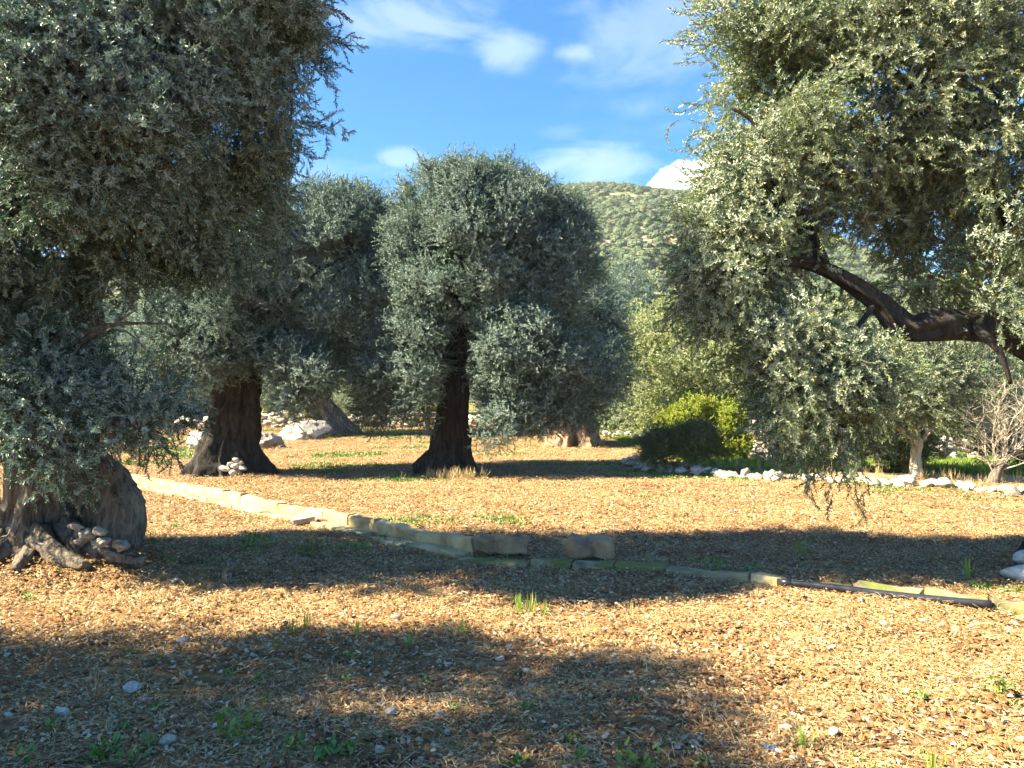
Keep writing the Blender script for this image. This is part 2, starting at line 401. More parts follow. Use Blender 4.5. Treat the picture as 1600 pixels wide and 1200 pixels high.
# ------------------------------------------------------------------ scattering with geometry nodes
def sources(name, meshes):
    return [bpy.data.objects.new(f'{name}_source', m) for m in meshes]
def scatter_group(name, srcs):
    ng = bpy.data.node_groups.new(name, 'GeometryNodeTree')
    ng.interface.new_socket('Geometry', in_out='INPUT', socket_type='NodeSocketGeometry')
    ng.interface.new_socket('Geometry', in_out='OUTPUT', socket_type='NodeSocketGeometry')
    nn = ng.nodes; L = ng.links
    gi = nn.new('NodeGroupInput'); go = nn.new('NodeGroupOutput')
    g2i = nn.new('GeometryNodeGeometryToInstance')
    for s in reversed(srcs):
        oi = nn.new('GeometryNodeObjectInfo'); oi.inputs[0].default_value = s; oi.inputs['As Instance'].default_value = False
        L.new(oi.outputs['Geometry'], g2i.inputs[0])
    iop = nn.new('GeometryNodeInstanceOnPoints'); iop.inputs['Pick Instance'].default_value = True
    def na(nm, t):
        a = nn.new('GeometryNodeInputNamedAttribute'); a.data_type = t; a.inputs[0].default_value = nm; return a.outputs[0]
    e2r = nn.new('FunctionNodeEulerToRotation'); L.new(na('rot', 'FLOAT_VECTOR'), e2r.inputs[0])
    L.new(gi.outputs[0], iop.inputs['Points']); L.new(g2i.outputs[0], iop.inputs['Instance'])
    L.new(na('idx', 'INT'), iop.inputs['Instance Index']); L.new(e2r.outputs[0], iop.inputs['Rotation']); L.new(na('scl', 'FLOAT_VECTOR'), iop.inputs['Scale'])
    L.new(iop.outputs[0], go.inputs[0]); return ng
def scatter(name, pts, rot, scl, ng, nsrc, parent=None):
    n = len(pts); scl = np.asarray(scl, float)
    if scl.ndim == 1: scl = np.repeat(scl[:, None], 3, 1)
    me = new_mesh(name, pts, [], (), False, {'rot': ('FLOAT_VECTOR', rot), 'scl': ('FLOAT_VECTOR', scl), 'idx': ('INT', rng.integers(0, nsrc, n).astype(np.int32))})
    o = link(name, me, parent); md = o.modifiers.new('scatter', 'NODES'); md.node_group = ng; return o
_new_mesh = new_mesh
def new_mesh(name, V, F, *a, **k):
    if isinstance(F, list) and not F: F = np.zeros((0, 3), np.int32)
    return _new_mesh(name, V, F, *a, **k)

def leaf_quad(base, d, side, L, W, fold=.25, curl=.1):
    """pointed leaf of two folded halves: 6 verts, 4 tris as 2 quads"""
    d = d.normalized(); s = (side - d * side.dot(d)).normalized(); nrm = d.cross(s)
    m = base + d * L * .5
    tip = base + d * L - nrm * L * curl
    V = [base, m + s * W * .5 + nrm * W * fold, tip, m - s * W * .5 + nrm * W * fold]
    return V, [(0, 1, 2), (0, 2, 3)]
def sprig(seed, n=16, L=.20, leafL=.045, leafW=.0098, mats=None, kink=.22):
    R = random.Random(seed); mb = MB()
    pts = [Vector((0, 0, 0))]; d = Vector((1, 0, 0))
    k = 7
    for i in range(k):
        d = (d + Vector((0, R.gauss(0, kink), R.gauss(0, kink) - .03))).normalized(); pts.append(pts[-1] + d * L / k)
    V, F = tube(pts, [.0032 * (1 - .75 * i / k) for i in range(k + 1)], 3, cap=False); mb.add(V, F, .5, 1)
    for i in range(n):
        t = .12 + .88 * (i + 1) / n; j = min(int(t * k), k - 1); p = pts[j].lerp(pts[j + 1], t * k - j)
        ax = (pts[j + 1] - pts[j]).normalized()
        for s in (0, 1):
            th = i * math.pi / 2 + s * math.pi + R.gauss(0, .35)
            rad = Vector((0, math.cos(th), math.sin(th)))
            dd = ax * R.uniform(.3, 1.4) + rad * R.uniform(.4, 1.0) + Vector((R.gauss(0, .25), R.gauss(0, .25), R.gauss(0, .25)))
            sz = R.uniform(.7, 1.12) * (1 - .35 * t * t)
            V, F = leaf_quad(p, dd, ax.cross(rad) + rad * R.gauss(0, .25), leafL * sz, leafW * R.uniform(.85, 1.15), curl=R.uniform(-.05, .2))
            mb.add(V, F, R.random(), 0)
    return mb.mesh('sprig', mats)
def bushy(seed, n, L, leafL, leafW, mats):
    """short twig with rounder leaves"""
    return sprig(seed, n, L, leafL, leafW, mats, .2)
S_olive = scatter_group('olive sprigs', sources('olive', [sprig(i, mats=[M_leaf, M_bark]) for i in range(7)]))
S_olive_l = scatter_group('pale olive sprigs', sources('pale', [sprig(40 + i, n=16, leafW=.0105, mats=[M_leaf_l, M_bark]) for i in range(5)]))
S_olive_y = scatter_group('sunny olive sprigs', sources('sunny', [sprig(80 + i, n=12, leafW=.014, mats=[M_leaf_y, M_bark]) for i in range(5)]))
S_bush = scatter_group('lentisk sprigs', sources('lentisk', [bushy(60 + i, 8, .13, .042, .022, [M_leaf_bush, M_bark]) for i in range(4)]))
S_dark = scatter_group('dark shrub sprigs', sources('dark', [bushy(70 + i, 14, .20, .035, .008, [M_leaf_dark, M_bark]) for i in range(4)]))

def dir_euler(d, roll):
    d = d / np.maximum(np.linalg.norm(d, axis=1, keepdims=True), 1e-6)
    return np.stack([roll, -np.arcsin(np.clip(d[:, 2], -1, 1)), np.arctan2(d[:, 1], d[:, 0])], -1)
def crown(name, parent, ells, n, seed, ng, ns, clump=.5, clump_n=None, scale=1.0, up=.35, droop=0.0, voids=(), inner=.15, shell=.78, origin=None, gap=0.0, gs=1.5, shoot=1.0, billow=0.0):
    """ells: rows cx,cy,cz,rx,ry,rz,(weight).  Sprigs grow from clumps spread over the envelope."""
    R = np.random.default_rng(seed)
    E = [tuple(e) + ((e[3] * e[4] * e[5]) ** (2 / 3),) if len(e) == 6 else tuple(e) for e in ells]
    wts = np.array([e[6] for e in E]); wts = wts / wts.sum()
    nc = clump_n or int(sum(e[6] for e in E) * 9 / clump ** 2 / 2)
    which = R.choice(len(E), nc, p=wts); A = np.array([e[:6] for e in E])[which]
    u = R.normal(size=(nc, 3)); u /= np.linalg.norm(u, axis=1, keepdims=True)
    rad = np.where(R.random(nc) < inner, R.uniform(.25, .75, nc), R.uniform(shell, 1.0, nc))
    cc = A[:, :3] + A[:, 3:] * u * rad[:, None]
    keep = np.ones(nc, bool)
    for e in E:   # drop shell clumps buried deep inside another lobe
        q = np.linalg.norm((cc - np.array(e[:3])) / np.array(e[3:6]), axis=1); keep &= ~((q < .55) & (R.random(nc) > inner * 1.5))
    vd = []
    for v in voids:
        vr = np.array(v[3:6]) if len(v) >= 6 else np.array([v[3]] * 3)
        vd.append((np.array(v[:3]), vr, v[6] if len(v) > 6 else 1.0))
        q = np.linalg.norm((cc - vd[-1][0]) / vr, axis=1); keep &= ~((q < 1) & (R.random(nc) < vd[-1][2]))
    keep &= cc[:, 2] > .35
    if billow:   # deep folds between the outer masses of leaves
        gq = fbm(cc[:, 0] * 1.1 + 7, cc[:, 2] * 1.1 + cc[:, 1] * .9, 2, seed + 5)
        cc = cc - u * (np.clip(-gq * 6 + .1, 0, 1) * billow)[:, None]
    cc = cc[keep]; A = A[keep]; u = u[keep]; nc = len(cc)
    cr = clump * R.uniform(.55, 1.25, nc); cs = R.normal(size=(nc, 3)) * .12
    q5 = 5; ns_ = n // q5      # sprigs sit along curving shoots of five
    k = R.choice(nc, ns_, p=cr ** 2 / (cr ** 2).sum())
    v = R.normal(size=(ns_, 3)); v[:, 2] += .25 * np.sign(up - droop + .01); v /= np.linalg.norm(v, axis=1, keepdims=True)
    rr = cr[k] * R.random(ns_) ** .5 * .85
    p = cc[k] + v * rr[:, None]
    d = v * .8 + u[k] * .5 + R.normal(size=(ns_, 3)) * .3; d[:, 2] += up
    d /= np.linalg.norm(d, axis=1, keepdims=True)
    okb = np.ones(ns_, bool); pm = p + d * .2 * scale
    if gap:
        g = fbm((pm[:, 0] + .25 * pm[:, 1]) * gs, (pm[:, 2] + .2 * pm[:, 1]) * gs, 3, seed) + .03 * R.normal(size=ns_)
        okb &= g > (-.30 + gap * .36)
    for c0, vr, pr in [(np.array(v_[:3]), np.array(v_[3:6]), v_[6] if len(v_) > 6 else 1.0) for v_ in voids]:
        okb &= ~((np.linalg.norm((pm - c0) / vr, axis=1) < 1.0) & (R.random(ns_) < pr))
    stp = .095 * shoot * scale * R.uniform(.7, 1.35, ns_); dr = (droop * .35 + .03) * R.uniform(.3, 1.8, ns_)
    ps, ds = [], []
    for a in range(q5):
        jit = R.normal(size=(ns_, 3)) * .30
        ps.append(p + R.normal(size=(ns_, 3)) * .02 * scale); ds.append(d + jit)
        p = p + d * stp[:, None]; d = d.copy(); d[:, 2] -= dr; d += R.normal(size=(ns_, 3)) * .09; d /= np.linalg.norm(d, axis=1, keepdims=True)
    p = np.concatenate(ps); d = np.concatenate(ds); n = len(p)
    ok = p[:, 2] > .12 + .05 * R.random(n)
    ok &= np.tile(okb, q5)
    for c0, vr, pr in vd:
        q = np.linalg.norm((p - c0) / vr, axis=1); ok &= ~((q < .9) & (pr > .88))
    p, d = p[ok], d[ok]; m = len(p)
    if origin is not None: p = p - np.array(origin)
    o = scatter(name, p, dir_euler(d, R.uniform(0, 6.283, m)), scale * R.uniform(.75, 1.3, m), ng, ns, parent)
    return o, cc

def PE(px, py, d, rx, rz, ry, wt=None):
    q = at(px, py, d); k = d / FPX
    e = (q.x, q.y, q.z, rx * k, ry, rz * k)
    return e if wt is None else e + (wt,)
def trunk_mesh(rows, seg=56, nz=26, flute=.16, k=7, seed=0, twist=.5, m=None, res=10, dents=()):
    """gnarled fluted bole through rows (x,y,z,r)"""
    P = smooth_path(rows, res); V = []; F = []; R = random.Random(seed)
    ph = [R.uniform(0, 6.28) for _ in range(5)]; z0 = P[0][2]; H = P[-1][2] - z0
    for i, (x, y, z, r) in enumerate(P):
        t = (z - z0) / max(H, .01)
        for j in range(seg):
            th = 2 * math.pi * j / seg; tw = th + twist * t
            a = math.cos(k * tw + ph[0]) * .5 + math.cos((k - 3) * tw + ph[1] + t) * .35 + math.cos((k + 4) * tw + ph[2] - t) * .3
            a = a * flute * (1.25 - .6 * t)
            nn = mn.noise(Vector((math.cos(th) * 1.5 + seed, math.sin(th) * 1.5, z * 1.6))) * .22 + mn.noise(Vector((math.cos(th) * 5 + seed, math.sin(th) * 5, z * 5))) * .07
            rid = 1 - abs(mn.noise(Vector((math.cos(th) * 3.2 + seed * 2, math.sin(th) * 3.2, z * 1.1 + t))) * 2.2)
            fin = mn.noise(Vector((math.cos(th) * 13 + seed, math.sin(th) * 13, z * 6)))
            rr = r * (1 + a + nn + .17 * rid * abs(rid) - .05 + .035 * fin)
            q = Vector((x + math.cos(th) * rr, y + math.sin(th) * rr, z))
            for dx, dy, dz, dr, dd in dents:
                e = ((q.x - dx) ** 2 + (q.y - dy) ** 2 + ((q.z - dz) * .7) ** 2) ** .5 / dr
                if e < 1: q += Vector((x - q.x, y - q.y, 0)).normalized() * dd * (1 - e * e)
            V.append(tuple(q))
    n = len(P)
    for i in range(n - 1):
        for j in range(seg): F.append((i * seg + j, i * seg + (j + 1) % seg, (i + 1) * seg + (j + 1) % seg, (i + 1) * seg + j))
    F.append(tuple((n - 1) * seg + j for j in range(seg)))
    return V, F
def add_limbs(parent, start, targets, r0, seed, mtl, seg=9, sag=.0):
    """each main limb with its own forks is one branch part; coordinates relative to parent"""
    R = random.Random(seed)
    for t in targets:
        t = Vector(t); s = Vector(start) + Vector((R.uniform(-.12, .12), R.uniform(-.12, .12), 0)); mb = MB()
        mid = s.lerp(t, .5) + Vector((R.uniform(-.3, .3), R.uniform(-.3, .3), R.uniform(.0, .35)))
        P = smooth_path([(*s, r0), (*s.lerp(mid, .5) , r0 * .8), (*mid, r0 * .55), (*mid.lerp(t, .6), r0 * .32), (*t, r0 * .10)], 5)
        P[1:-1, :3] += np.array([[R.gauss(0, .03) for _ in range(3)] for _ in range(len(P) - 2)])
        V, F = tube([Vector(q[:3]) for q in P], [q[3] for q in P], seg, .12, seed); mb.add(V, F, .5)
        for j in range(5):
            q = P[R.randrange(6, len(P) - 2)]; e = Vector(q[:3]) + Vector((R.gauss(0, .6), R.gauss(0, .6), R.uniform(-.1, .8)))
            m2 = Vector(q[:3]).lerp(e, .5) + Vector((R.gauss(0, .12), R.gauss(0, .12), R.gauss(0, .12)))
            Q = smooth_path([(*q[:3], q[3] * .6), (*m2, q[3] * .35), (*e, q[3] * .08)], 4)
            V, F = tube([Vector(a[:3]) for a in Q], [a[3] for a in Q], 6); mb.add(V, F, .5)
        link('branch', mb.mesh('branch', [mtl], True), parent)

def olive(name, base, label, rows, ells, n, seed, bark=M_bark, ng=None, ns=7, group=None, limbs=6, limb_r=.13, extra_stems=(), flute=.16, seg=88, dents=(), **kw):
    b = Vector((base[0], base[1], gz(base[0], base[1]))); ng = ng or S_olive
    t = empty(name, b, label, 'olive tree', group)
    mb = MB(); V, F = trunk_mesh([(x, y, z - (.12 if i == 0 else 0), r) for i, (x, y, z, r) in enumerate(rows)], seg=seg, dents=dents, seed=seed, flute=flute); mb.add(V, F, .5)
    for j, (rw, fl) in enumerate(extra_stems):
        V, F = trunk_mesh(rw, seg=80, dents=dents, seed=seed + 3 + j, flute=fl, k=5); mb.add(V, F, .5)
    link('trunk', mb.mesh('trunk', [bark], True), t)
    R = random.Random(seed)
    tg = []
    for i in range(limbs):
        e = ells[i % len(ells)]; a = 6.283 * i / limbs + R.uniform(-.4, .4)
        tg.append((e[0] + math.cos(a) * e[3] * .6 - b.x, e[1] + math.sin(a) * e[4] * .6 - b.y, e[2] + R.uniform(-.1, .55) * e[5] - b.z))
    top = rows[-1]
    add_limbs(t, (top[0], top[1], top[2] - .25), tg, limb_r, seed, bark)
    kw.setdefault('scale', 1.0)
    cr, cc = crown('crown', t, ells, n, seed, ng, ns, origin=b, **kw)
    cr['kind'] = 'stuff'
    return t

# ------------------------------------------------------------------ the big olive trees
def flare(r, h, top, lean=(0, 0), bulge=1.0):
    return [(0, 0, 0, r), (lean[0] * .06, lean[1] * .06, h * .10, r * .80), (lean[0] * .2, lean[1] * .2, h * .3, r * .60 * bulge), (lean[0] * .55, lean[1] * .55, h * .62, r * .5 * bulge), (*lean, h, top)]

# front olive beside the kerb's far end (its trunk stands in full view, pollarded and hollow)
fx, fy = -4.52, 7.55
t1 = olive('olive_tree', (fx, fy), 'large olive with a hollow split grey trunk, roots and pale stones at its foot', 
    [(-.12, 0, 0, .46), (-.12, 0, .10, .38), (-.12, 0, .30, .30), (-.05, 0, .62, .29), (.0, 0, 1.1, .32), (.1, .05, 1.7, .34), (.1, .1, 2.3, .26)],
    [PE(230, -110, 6.7, 240, 230, 1.2), PE(110, 230, 6.85, 230, 250, 1.1), PE(130, 130, 6.0, 130, 130, .5, 1.6), PE(368, 80, 6.95, 112, 150, .6, 2.3), PE(25, 465, 7.2, 62, 95, .7), PE(80, 625, 6.9, 36, 55, .35, .22), PE(-110, 320, 7.4, 150, 330, 1.2), PE(310, 290, 7.5, 85, 110, .8), PE(195, 640, 6.9, 24, 16, .2, .10), PE(85, 690, 6.85, 40, 30, .25, .1)],
    52000, 11, dents=((.22, -.25, .30, .22, .22), (.30, -.12, .62, .16, .14), (.62, -.15, .50, .08, .07), (-.12, -.35, .55, .10, .06)), gap=.42, shoot=.72, clump=.34, clump_n=640, voids=((*at(300, 60, 7.5), .5, 2.2, .3, .88), (*at(340, 165, 7.3), .42, 2.2, .28, .88), (*at(455, 140, 7.3), .3, 1.8, .45, .6), (*at(275, 250, 7.3), .34, 2.0, .22, .85), (*at(85, 275, 7.0), .22, 2.0, .22, .85), (*at(75, 20, 7.0), .22, 2.0, .2, .85), (*at(230, 400, 6.6), .3, .8, .2, .8), (*at(60, 815, 6.6), .6, .9, .24, 1)), inner=.3, shell=.6, up=.15, droop=.25, flute=.2,
    extra_stems=[([(.53, .14, -.1, .28), (.54, .14, .18, .29), (.51, .14, .42, .27), (.42, .12, .66, .22), (.28, .08, .86, .17), (.12, .05, 1.1, .12)], .09)])
# surface roots of the front olive
mb = MB()
for pts in ([(.0, -.25, .16, .15), (.22, -.42, .07, .12), (.48, -.58, .0, .08), (.74, -.70, -.05, .05)],
            [(-.3, -.25, .16, .13), (-.5, -.45, .04, .10), (-.85, -.6, -.03, .06)],
            [(.2, -.1, .22, .13), (.48, -.30, .06, .12), (.85, -.42, -.02, .08), (1.15, -.5, -.05, .05)],
            [(-.4, .1, .2, .15), (-.8, .1, .03, .09), (-1.2, 0, -.04, .06)], [(.0, -.3, .06, .09), (.12, -.6, -.0, .07), (.2, -.85, -.05, .05)],
            [(-.15, -.3, .1, .14), (-.2, -.65, .0, .08), (-.35, -1.0, -.05, .05)]):
    Q = smooth_path(pts, 6); V, F = tube([Vector((q[0], q[1], q[2] - .035)) for q in Q], [q[3] * .86 for q in Q], 20, .42, 5); mb.add(V, F, .5)
link('surface_root', mb.mesh('surface_root', [M_bark], True), t1)

# near olive whose trunk is outside the picture, one long crooked limb reaching in
rx, ry = 5.75, 7.6
t2 = olive('olive_tree', (rx, ry), 'olive reaching into view with one thick crooked dark limb and hanging silvery foliage',
    flare(.62, 2.2, .34, (-.25, -.1)),
    [PE(1362, 130, 7.7, 228, 215, 1.3), PE(1420, -130, 7.8, 300, 250, 1.5), PE(1600, 200, 7.6, 200, 250, 1.3), PE(1168, 410, 7.3, 46, 75, .5, .8), PE(1480, 300, 8.2, 130, 70, .6, .7), PE(1192, 130, 7.4, 52, 150, .8, 1.2), PE(1192, 320, 7.4, 45, 80, .6, .8), PE(1300, 420, 7.9, 120, 60, .5, .7), PE(1225, 540, 7.1, 66, 98, .4, 1.5), PE(1305, 635, 6.9, 36, 58, .25, .7), PE(1300, 560, 7.2, 50, 65, .4, .8), PE(1575, 440, 6.7, 45, 110, .4), PE(1450, 380, 7.8, 130, 80, .6, .5)],
    60000, 23, gap=.5, bark=M_bark_dk, ng=S_olive_l, ns=5, clump=.28, clump_n=600, voids=((*at(1390, 375, 7.2), .66, 2.3, .36, .86), (*at(1255, 315, 7.2), .25, 2.2, .3, .8), (*at(1410, 490, 6.6), .75, .75, .28, .95), (*at(1300, 430, 6.5), .55, .7, .22, .9), (*at(1275, 360, 6.5), .15, .6, .30, .9), (*at(1222, 290, 6.6), .10, .5, .2, .9), (*at(1215, 395, 6.5), .3, .6, .12, .8), (*at(1470, 640, 7), .7, 1.5, .7, 1), (*at(1130, 620, 7), .42, 1.5, .6, 1), (*at(1185, 730, 7), .32, 1.0, .38, 1), (*at(1175, 180, 6.8), .2, .8, .14, .7), (*at(1560, 300, 7.3), .4, 2, .3, .6)), inner=.35, shell=.55, up=.15, droop=.25, limbs=3, limb_r=.07)
def limb(parent, pts, seed, mtl, seg=12, gn=.16, name='branch'):
    Q = smooth_path(pts, 6); V, F = tube([Vector(q[:3]) for q in Q], [q[3] * .68 * (1 + .16 * mn.noise(Vector(q[:3]) * 4)) for q in Q], seg * 2, gn * 1.4, seed); mb = MB(); mb.add(V, F, .5)
    return link(name, mb.mesh(name, [mtl], True), parent)
o2 = t2.location
def L7(px, py, r, d=7.0):
    p = at(px, py, d) - o2; return (p.x, p.y, p.z, r)
limb(t2, [(-.25, -.1, 1.9, .30), L7(1560, 515, .20, 7.3), L7(1480, 508, .19), L7(1415, 512, .17), L7(1372, 470, .14), L7(1325, 438, .11), L7(1270, 412, .085), L7(1215, 402, .065), L7(1180, 385, .05), L7(1150, 372, .03)], 3, M_bark_dk, 16, .22)
limb(t2, [L7(1290, 420, .085), L7(1278, 385, .075, 6.98), L7(1268, 345, .065, 6.95), L7(1238, 315, .055, 6.95), L7(1212, 270, .045), L7(1200, 225, .035), L7(1178, 185, .028), L7(1145, 165, .016)], 8, M_bark_dk, 10, .2)
limb(t2, [L7(1372, 470, .05), L7(1345, 505, .03, 6.9), L7(1300, 560, .02, 6.9), L7(1290, 650, .012, 6.9)], 9, M_bark_dk, 8)
limb(t2, [L7(1215, 402, .05), L7(1170, 440, .03), L7(1152, 480, .02), L7(1148, 520, .01)], 12, M_bark_dk, 8)
limb(t2, [L7(1215, 402, .05), L7(1206, 360, .035), L7(1212, 320, .03), L7(1205, 255, .02)], 13, M_bark_dk, 8)
limb(t2, [L7(1520, 512, .09), L7(1560, 545, .05, 6.8), L7(1580, 600, .02, 6.8)], 14, M_bark_dk, 8)
limb(t2, [L7(1600, 380, .12), L7(1570, 310, .08), L7(1540, 230, .05), L7(1500, 150, .03)], 15, M_bark_dk, 8)

# olive with the widest flared trunk in the middle distance
p = gp(362, 738)
olive('olive_tree', (p.x, p.y), 'massive dark flared olive trunk with a small pile of pale stones leaning on it',
    [(0, 0, 0, 1.02), (0, 0, .18, .82), (-.02, 0, .5, .62), (.02, 0, 1.0, .50), (.1, 0, 1.7, .47), (.15, 0, 2.4, .36)],
    [PE(350, 420, 16.7, 110, 150, 1.7), PE(490, 455, 17.2, 105, 150, 1.7), PE(300, 555, 16.0, 65, 65, .8), PE(605, 560, 16.9, 32, 100, .8), PE(430, 350, 16.9, 85, 50, 1.2), PE(555, 375, 17.6, 50, 60, 1.2), PE(450, 580, 16.2, 90, 60, 1.0)],
    66000, 31, billow=.75, bark=M_bark_dk, clump=.38, clump_n=300, inner=.15, shell=.82, shoot=.75, up=.4, voids=((*at(365, 640, 15.3), .7, 1.3, .8, .95),), scale=.95, flute=.2)
# central olive
p = gp(707, 738)
olive('olive_tree', (p.x, p.y), 'rounded olive standing alone at the centre, dark trunk with a burl swelling at the foot',
    [(0, 0, 0, .60), (0, 0, .15, .52), (-.03, 0, .45, .42), (0, 0, .9, .37), (.02, 0, 1.5, .32), (.05, 0, 2.2, .26)],
    [PE(745, 405, 16.7, 125, 140, 1.6), PE(800, 350, 16.8, 78, 52, 1.3), PE(700, 325, 16.7, 70, 50, 1.2), PE(760, 305, 16.5, 60, 40, 1.0, 1.3), PE(640, 430, 16.3, 28, 50, .6), PE(655, 560, 16.2, 38, 95, .7), PE(825, 565, 16.2, 85, 95, 1.2), PE(872, 420, 16.8, 42, 95, 1.0), PE(640, 420, 16.6, 30, 70, .8, .5), PE(780, 650, 15.9, 38, 35, .5), PE(905, 590, 17, 42, 75, .8)],
    84000, 41, billow=.45, bark=M_bark_dk, clump=.35, clump_n=460, inner=.12, shell=.82, shoot=.75, up=.4, voids=((*at(712, 560, 15.0), .40, 1.6, .85, 1), (*at(712, 640, 15.4), .55, 1.6, .7, 1), (*at(722, 400, 14.9), .3, .6, .45, .8), (*at(830, 380, 15.1), .35, .6, .4, .7), (*at(700, 480, 15), .25, .6, .3, .8)), scale=.92, flute=.17,
    extra_stems=[([(-.46, -.1, -.1, .36), (-.45, -.1, .2, .38), (-.38, -.08, .42, .28), (-.25, 0, .6, .15)], .06)])
# sunlit split trunk further back
p = gp(897, 697)
olive('olive_tree', (p.x, p.y), 'olive farther back whose split reddish trunk is lit by the sun', 
    [(0, 0, 0, 1.0), (0, 0, .2, .86), (0, 0, .55, .72), (.02, 0, 1.0, .60), (0, 0, 1.6, .5), (0, 0, 2.3, .4)],
    [(1.9, p.y, 4.2, 2.0, 1.9, 2.5), (2.8, p.y - .2, 3.1, 1.1, 1.2, 1.3), (.4, p.y, 3.3, 1.5, 1.4, 1.3)],
    30000, 51, billow=.6, bark=M_bark_warm, clump=.5, clump_n=300, inner=.3, up=.4, scale=1.2, flute=.3)
# leaning trunk far back beside the boulder
p = gp(520, 684)
olive('olive_tree', (p.x, p.y), 'leaning olive trunk rising beside the big grey boulder',
    [(.3, 0, 0, 1.0), (.15, 0, .25, .8), (-.1, 0, .7, .62), (-.5, 0, 1.3, .5), (-.8, 0, 2.1, .38)],
    [(p.x + .2, p.y, 5.4, 3.0, 2.4, 3.3), (p.x + 2.8, p.y, 4.6, 2.0, 2, 3.2), (p.x - 2.0, p.y, 3.0, 2.0, 1.8, 1.8)],
    26000, 61, bark=M_bark, clump=.6, inner=.3, up=.4, scale=1.5, flute=.2)
# the shade tree beside the photographer
olive('olive_tree', (-7.6, 2.65), 'olive beside the viewpoint whose shade crosses the near ground', flare(.7, 2.4, .35),
    [(-7.4, 2.5, 4.6, 2.5, 1.6, 1.9), (-6.9, 2.2, 3.4, 1.6, 1.1, 1.1)], 26000, 71, gap=.42, clump=.46, inner=.3, limbs=5)

# background olives, each its own tree
BG = [((975, 690), 36, 430, 2.6, 2.9, 'olive with a rounded crown behind the sunlit split trunk', 0),
      ((1095, 690), 31, 472, 2.9, 2.8, 'pale yellow green olive standing behind the yellow bush', 1),
      ((1180, 690), 30, 500, 2.2, 2.3, 'grey green olive behind the heap of white stones', 1),
      ((1290, 690), 27, 505, 2.2, 2.2, 'olive glimpsed behind the hanging foliage curtain', 1),
      ((1500, 690), 26, 470, 2.9, 2.6, 'broad olive beyond the bare shrub', 1),
      ((1640, 690), 24, 480, 2.4, 2.4, 'olive at the edge of the grass past the bare shrub', 0),
      ((560, 670), 52, 560, 2.8, 2.6, 'small bright olive seen between two crowns over the rubble wall', 1),
      ((250, 670), 44, 520, 3.2, 2.8, 'olive behind the flat field beyond the white boulder', 0),
      ((120, 670), 48, 470, 3.6, 3.4, 'olive far back beyond the hollow trunk', 0),
      ((430, 670), 50, 500, 3.0, 2.8, 'olive behind the bluish rubble wall', 1),
      ((800, 670), 48, 470, 3.4, 3.2, 'olive far behind the round central crown', 0),
      ((640, 670), 55, 500, 3.2, 3.0, 'olive far behind the rubble wall and centre trunk', 0),
      ((-40, 670), 40, 430, 3.6, 3.4, 'olive at the far end of the field', 0),
      ((1040, 680), 46, 500, 3.4, 3.2, 'dull olive in the second row under the hill', 0),
      ((1400, 680), 40, 500, 3.6, 3.2, 'olive in the second row behind the white trunk', 0),
      ((1760, 680), 34, 440, 3.2, 3.0, 'olive beyond the grass outside the frame', 0)]
for i, ((px, _), d, ytop, rr, rz, lab, kind) in enumerate(BG):
    c0 = at(px, ytop, d); x, y = c0.x, c0.y; zb = gz(x, y); zt = max(c0.z, zb + 3); h = zt - zb
    rz = max(rz, (h - .6) / 2)
    R = random.Random(i + 90)
    ell = [(x, y, zt - rz, rr * .85, rr * .85, rz), (x - rr * .45, y - .4, zt - rz * 1.15, rr * .6, rr * .6, rz * .8), (x + rr * .5, y - .2, zt - rz * 1.25, rr * .6, rr * .6, rz * .75)]
    olive('olive_tree', (x, y), lab, flare(.75, 1.9, .3, (R.uniform(-.2, .2), 0)), ell, 9000, 100 + i, ng=S_olive_y if kind else S_olive, ns=5 if kind else 7,
          clump=.6, clump_n=160, inner=.2, up=.45, scale=1.9, limbs=3, limb_r=.16, seg=24, group='olives along the far side of the field')

# small olive with whitish trunk on the grass
p = gp(1430, 745)
olive('olive_tree', (p.x, p.y), 'young olive with a slim whitish trunk on the green grass', [(0, 0, 0, .15), (0, 0, .15, .115), (.0, 0, .45, .10), (.02, 0, .7, .12), (-.03, 0, .95, .09)],
    [(p.x - .25, p.y, 2.15, 1.45, 1.2, 1.15), (p.x + 1.2, p.y + .3, 2.4, 1.2, 1.1, .9), (p.x - 1.1, p.y, 1.5, .55, .6, .7)],
    11000, 81, bark=M_twig_pale, ng=S_olive_l, ns=5, clump=.36, inner=.3, up=.2, scale=1.05, limbs=5, limb_r=.05, flute=.08, seg=24)

# bare shrub with pale twigs
p = gp(1548, 756); p.z = gz(p.x, p.y)
t = empty('bare_shrub', p, 'leafless pale grey shrub with a fan of twigs and crooked base', 'shrub')
mb = MB(); Q = smooth_path([(0, 0, -.05, .10), (.08, 0, .2, .085), (.2, 0, .38, .075), (.34, .02, .52, .05), (.6, 0, .68, .03)], 5)
V, F = tube([Vector(q[:3]) for q in Q], [q[3] for q in Q], 12, .2, 2); mb.add(V, F); link('trunk', mb.mesh('trunk', [M_bark], True), t)
R = random.Random(5)
def twigs(mb, p, d, L, r, depth):
    n = 5; pts = [(*p, r)]; q = Vector(p); dd = Vector(d)
    for i in range(n):
        dd = (dd + Vector((R.gauss(0, .16), R.gauss(0, .16), R.gauss(0.03, .12)))).normalized(); q = q + dd * L / n
        pts.append((*q, r * (1 - .13 * (i + 1))))
        if depth and R.random() < .8:
            twigs(mb, q, (dd + Vector((R.gauss(0, .6), R.gauss(0, .5), R.gauss(.1, .4)))).normalized(), L * R.uniform(.45, .75), r * .6, depth - 1)
    V, F = tube([Vector(a[:3]) for a in pts], [a[3] for a in pts], 4 if depth < 2 else 6, cap=False); mb.add(V, F)
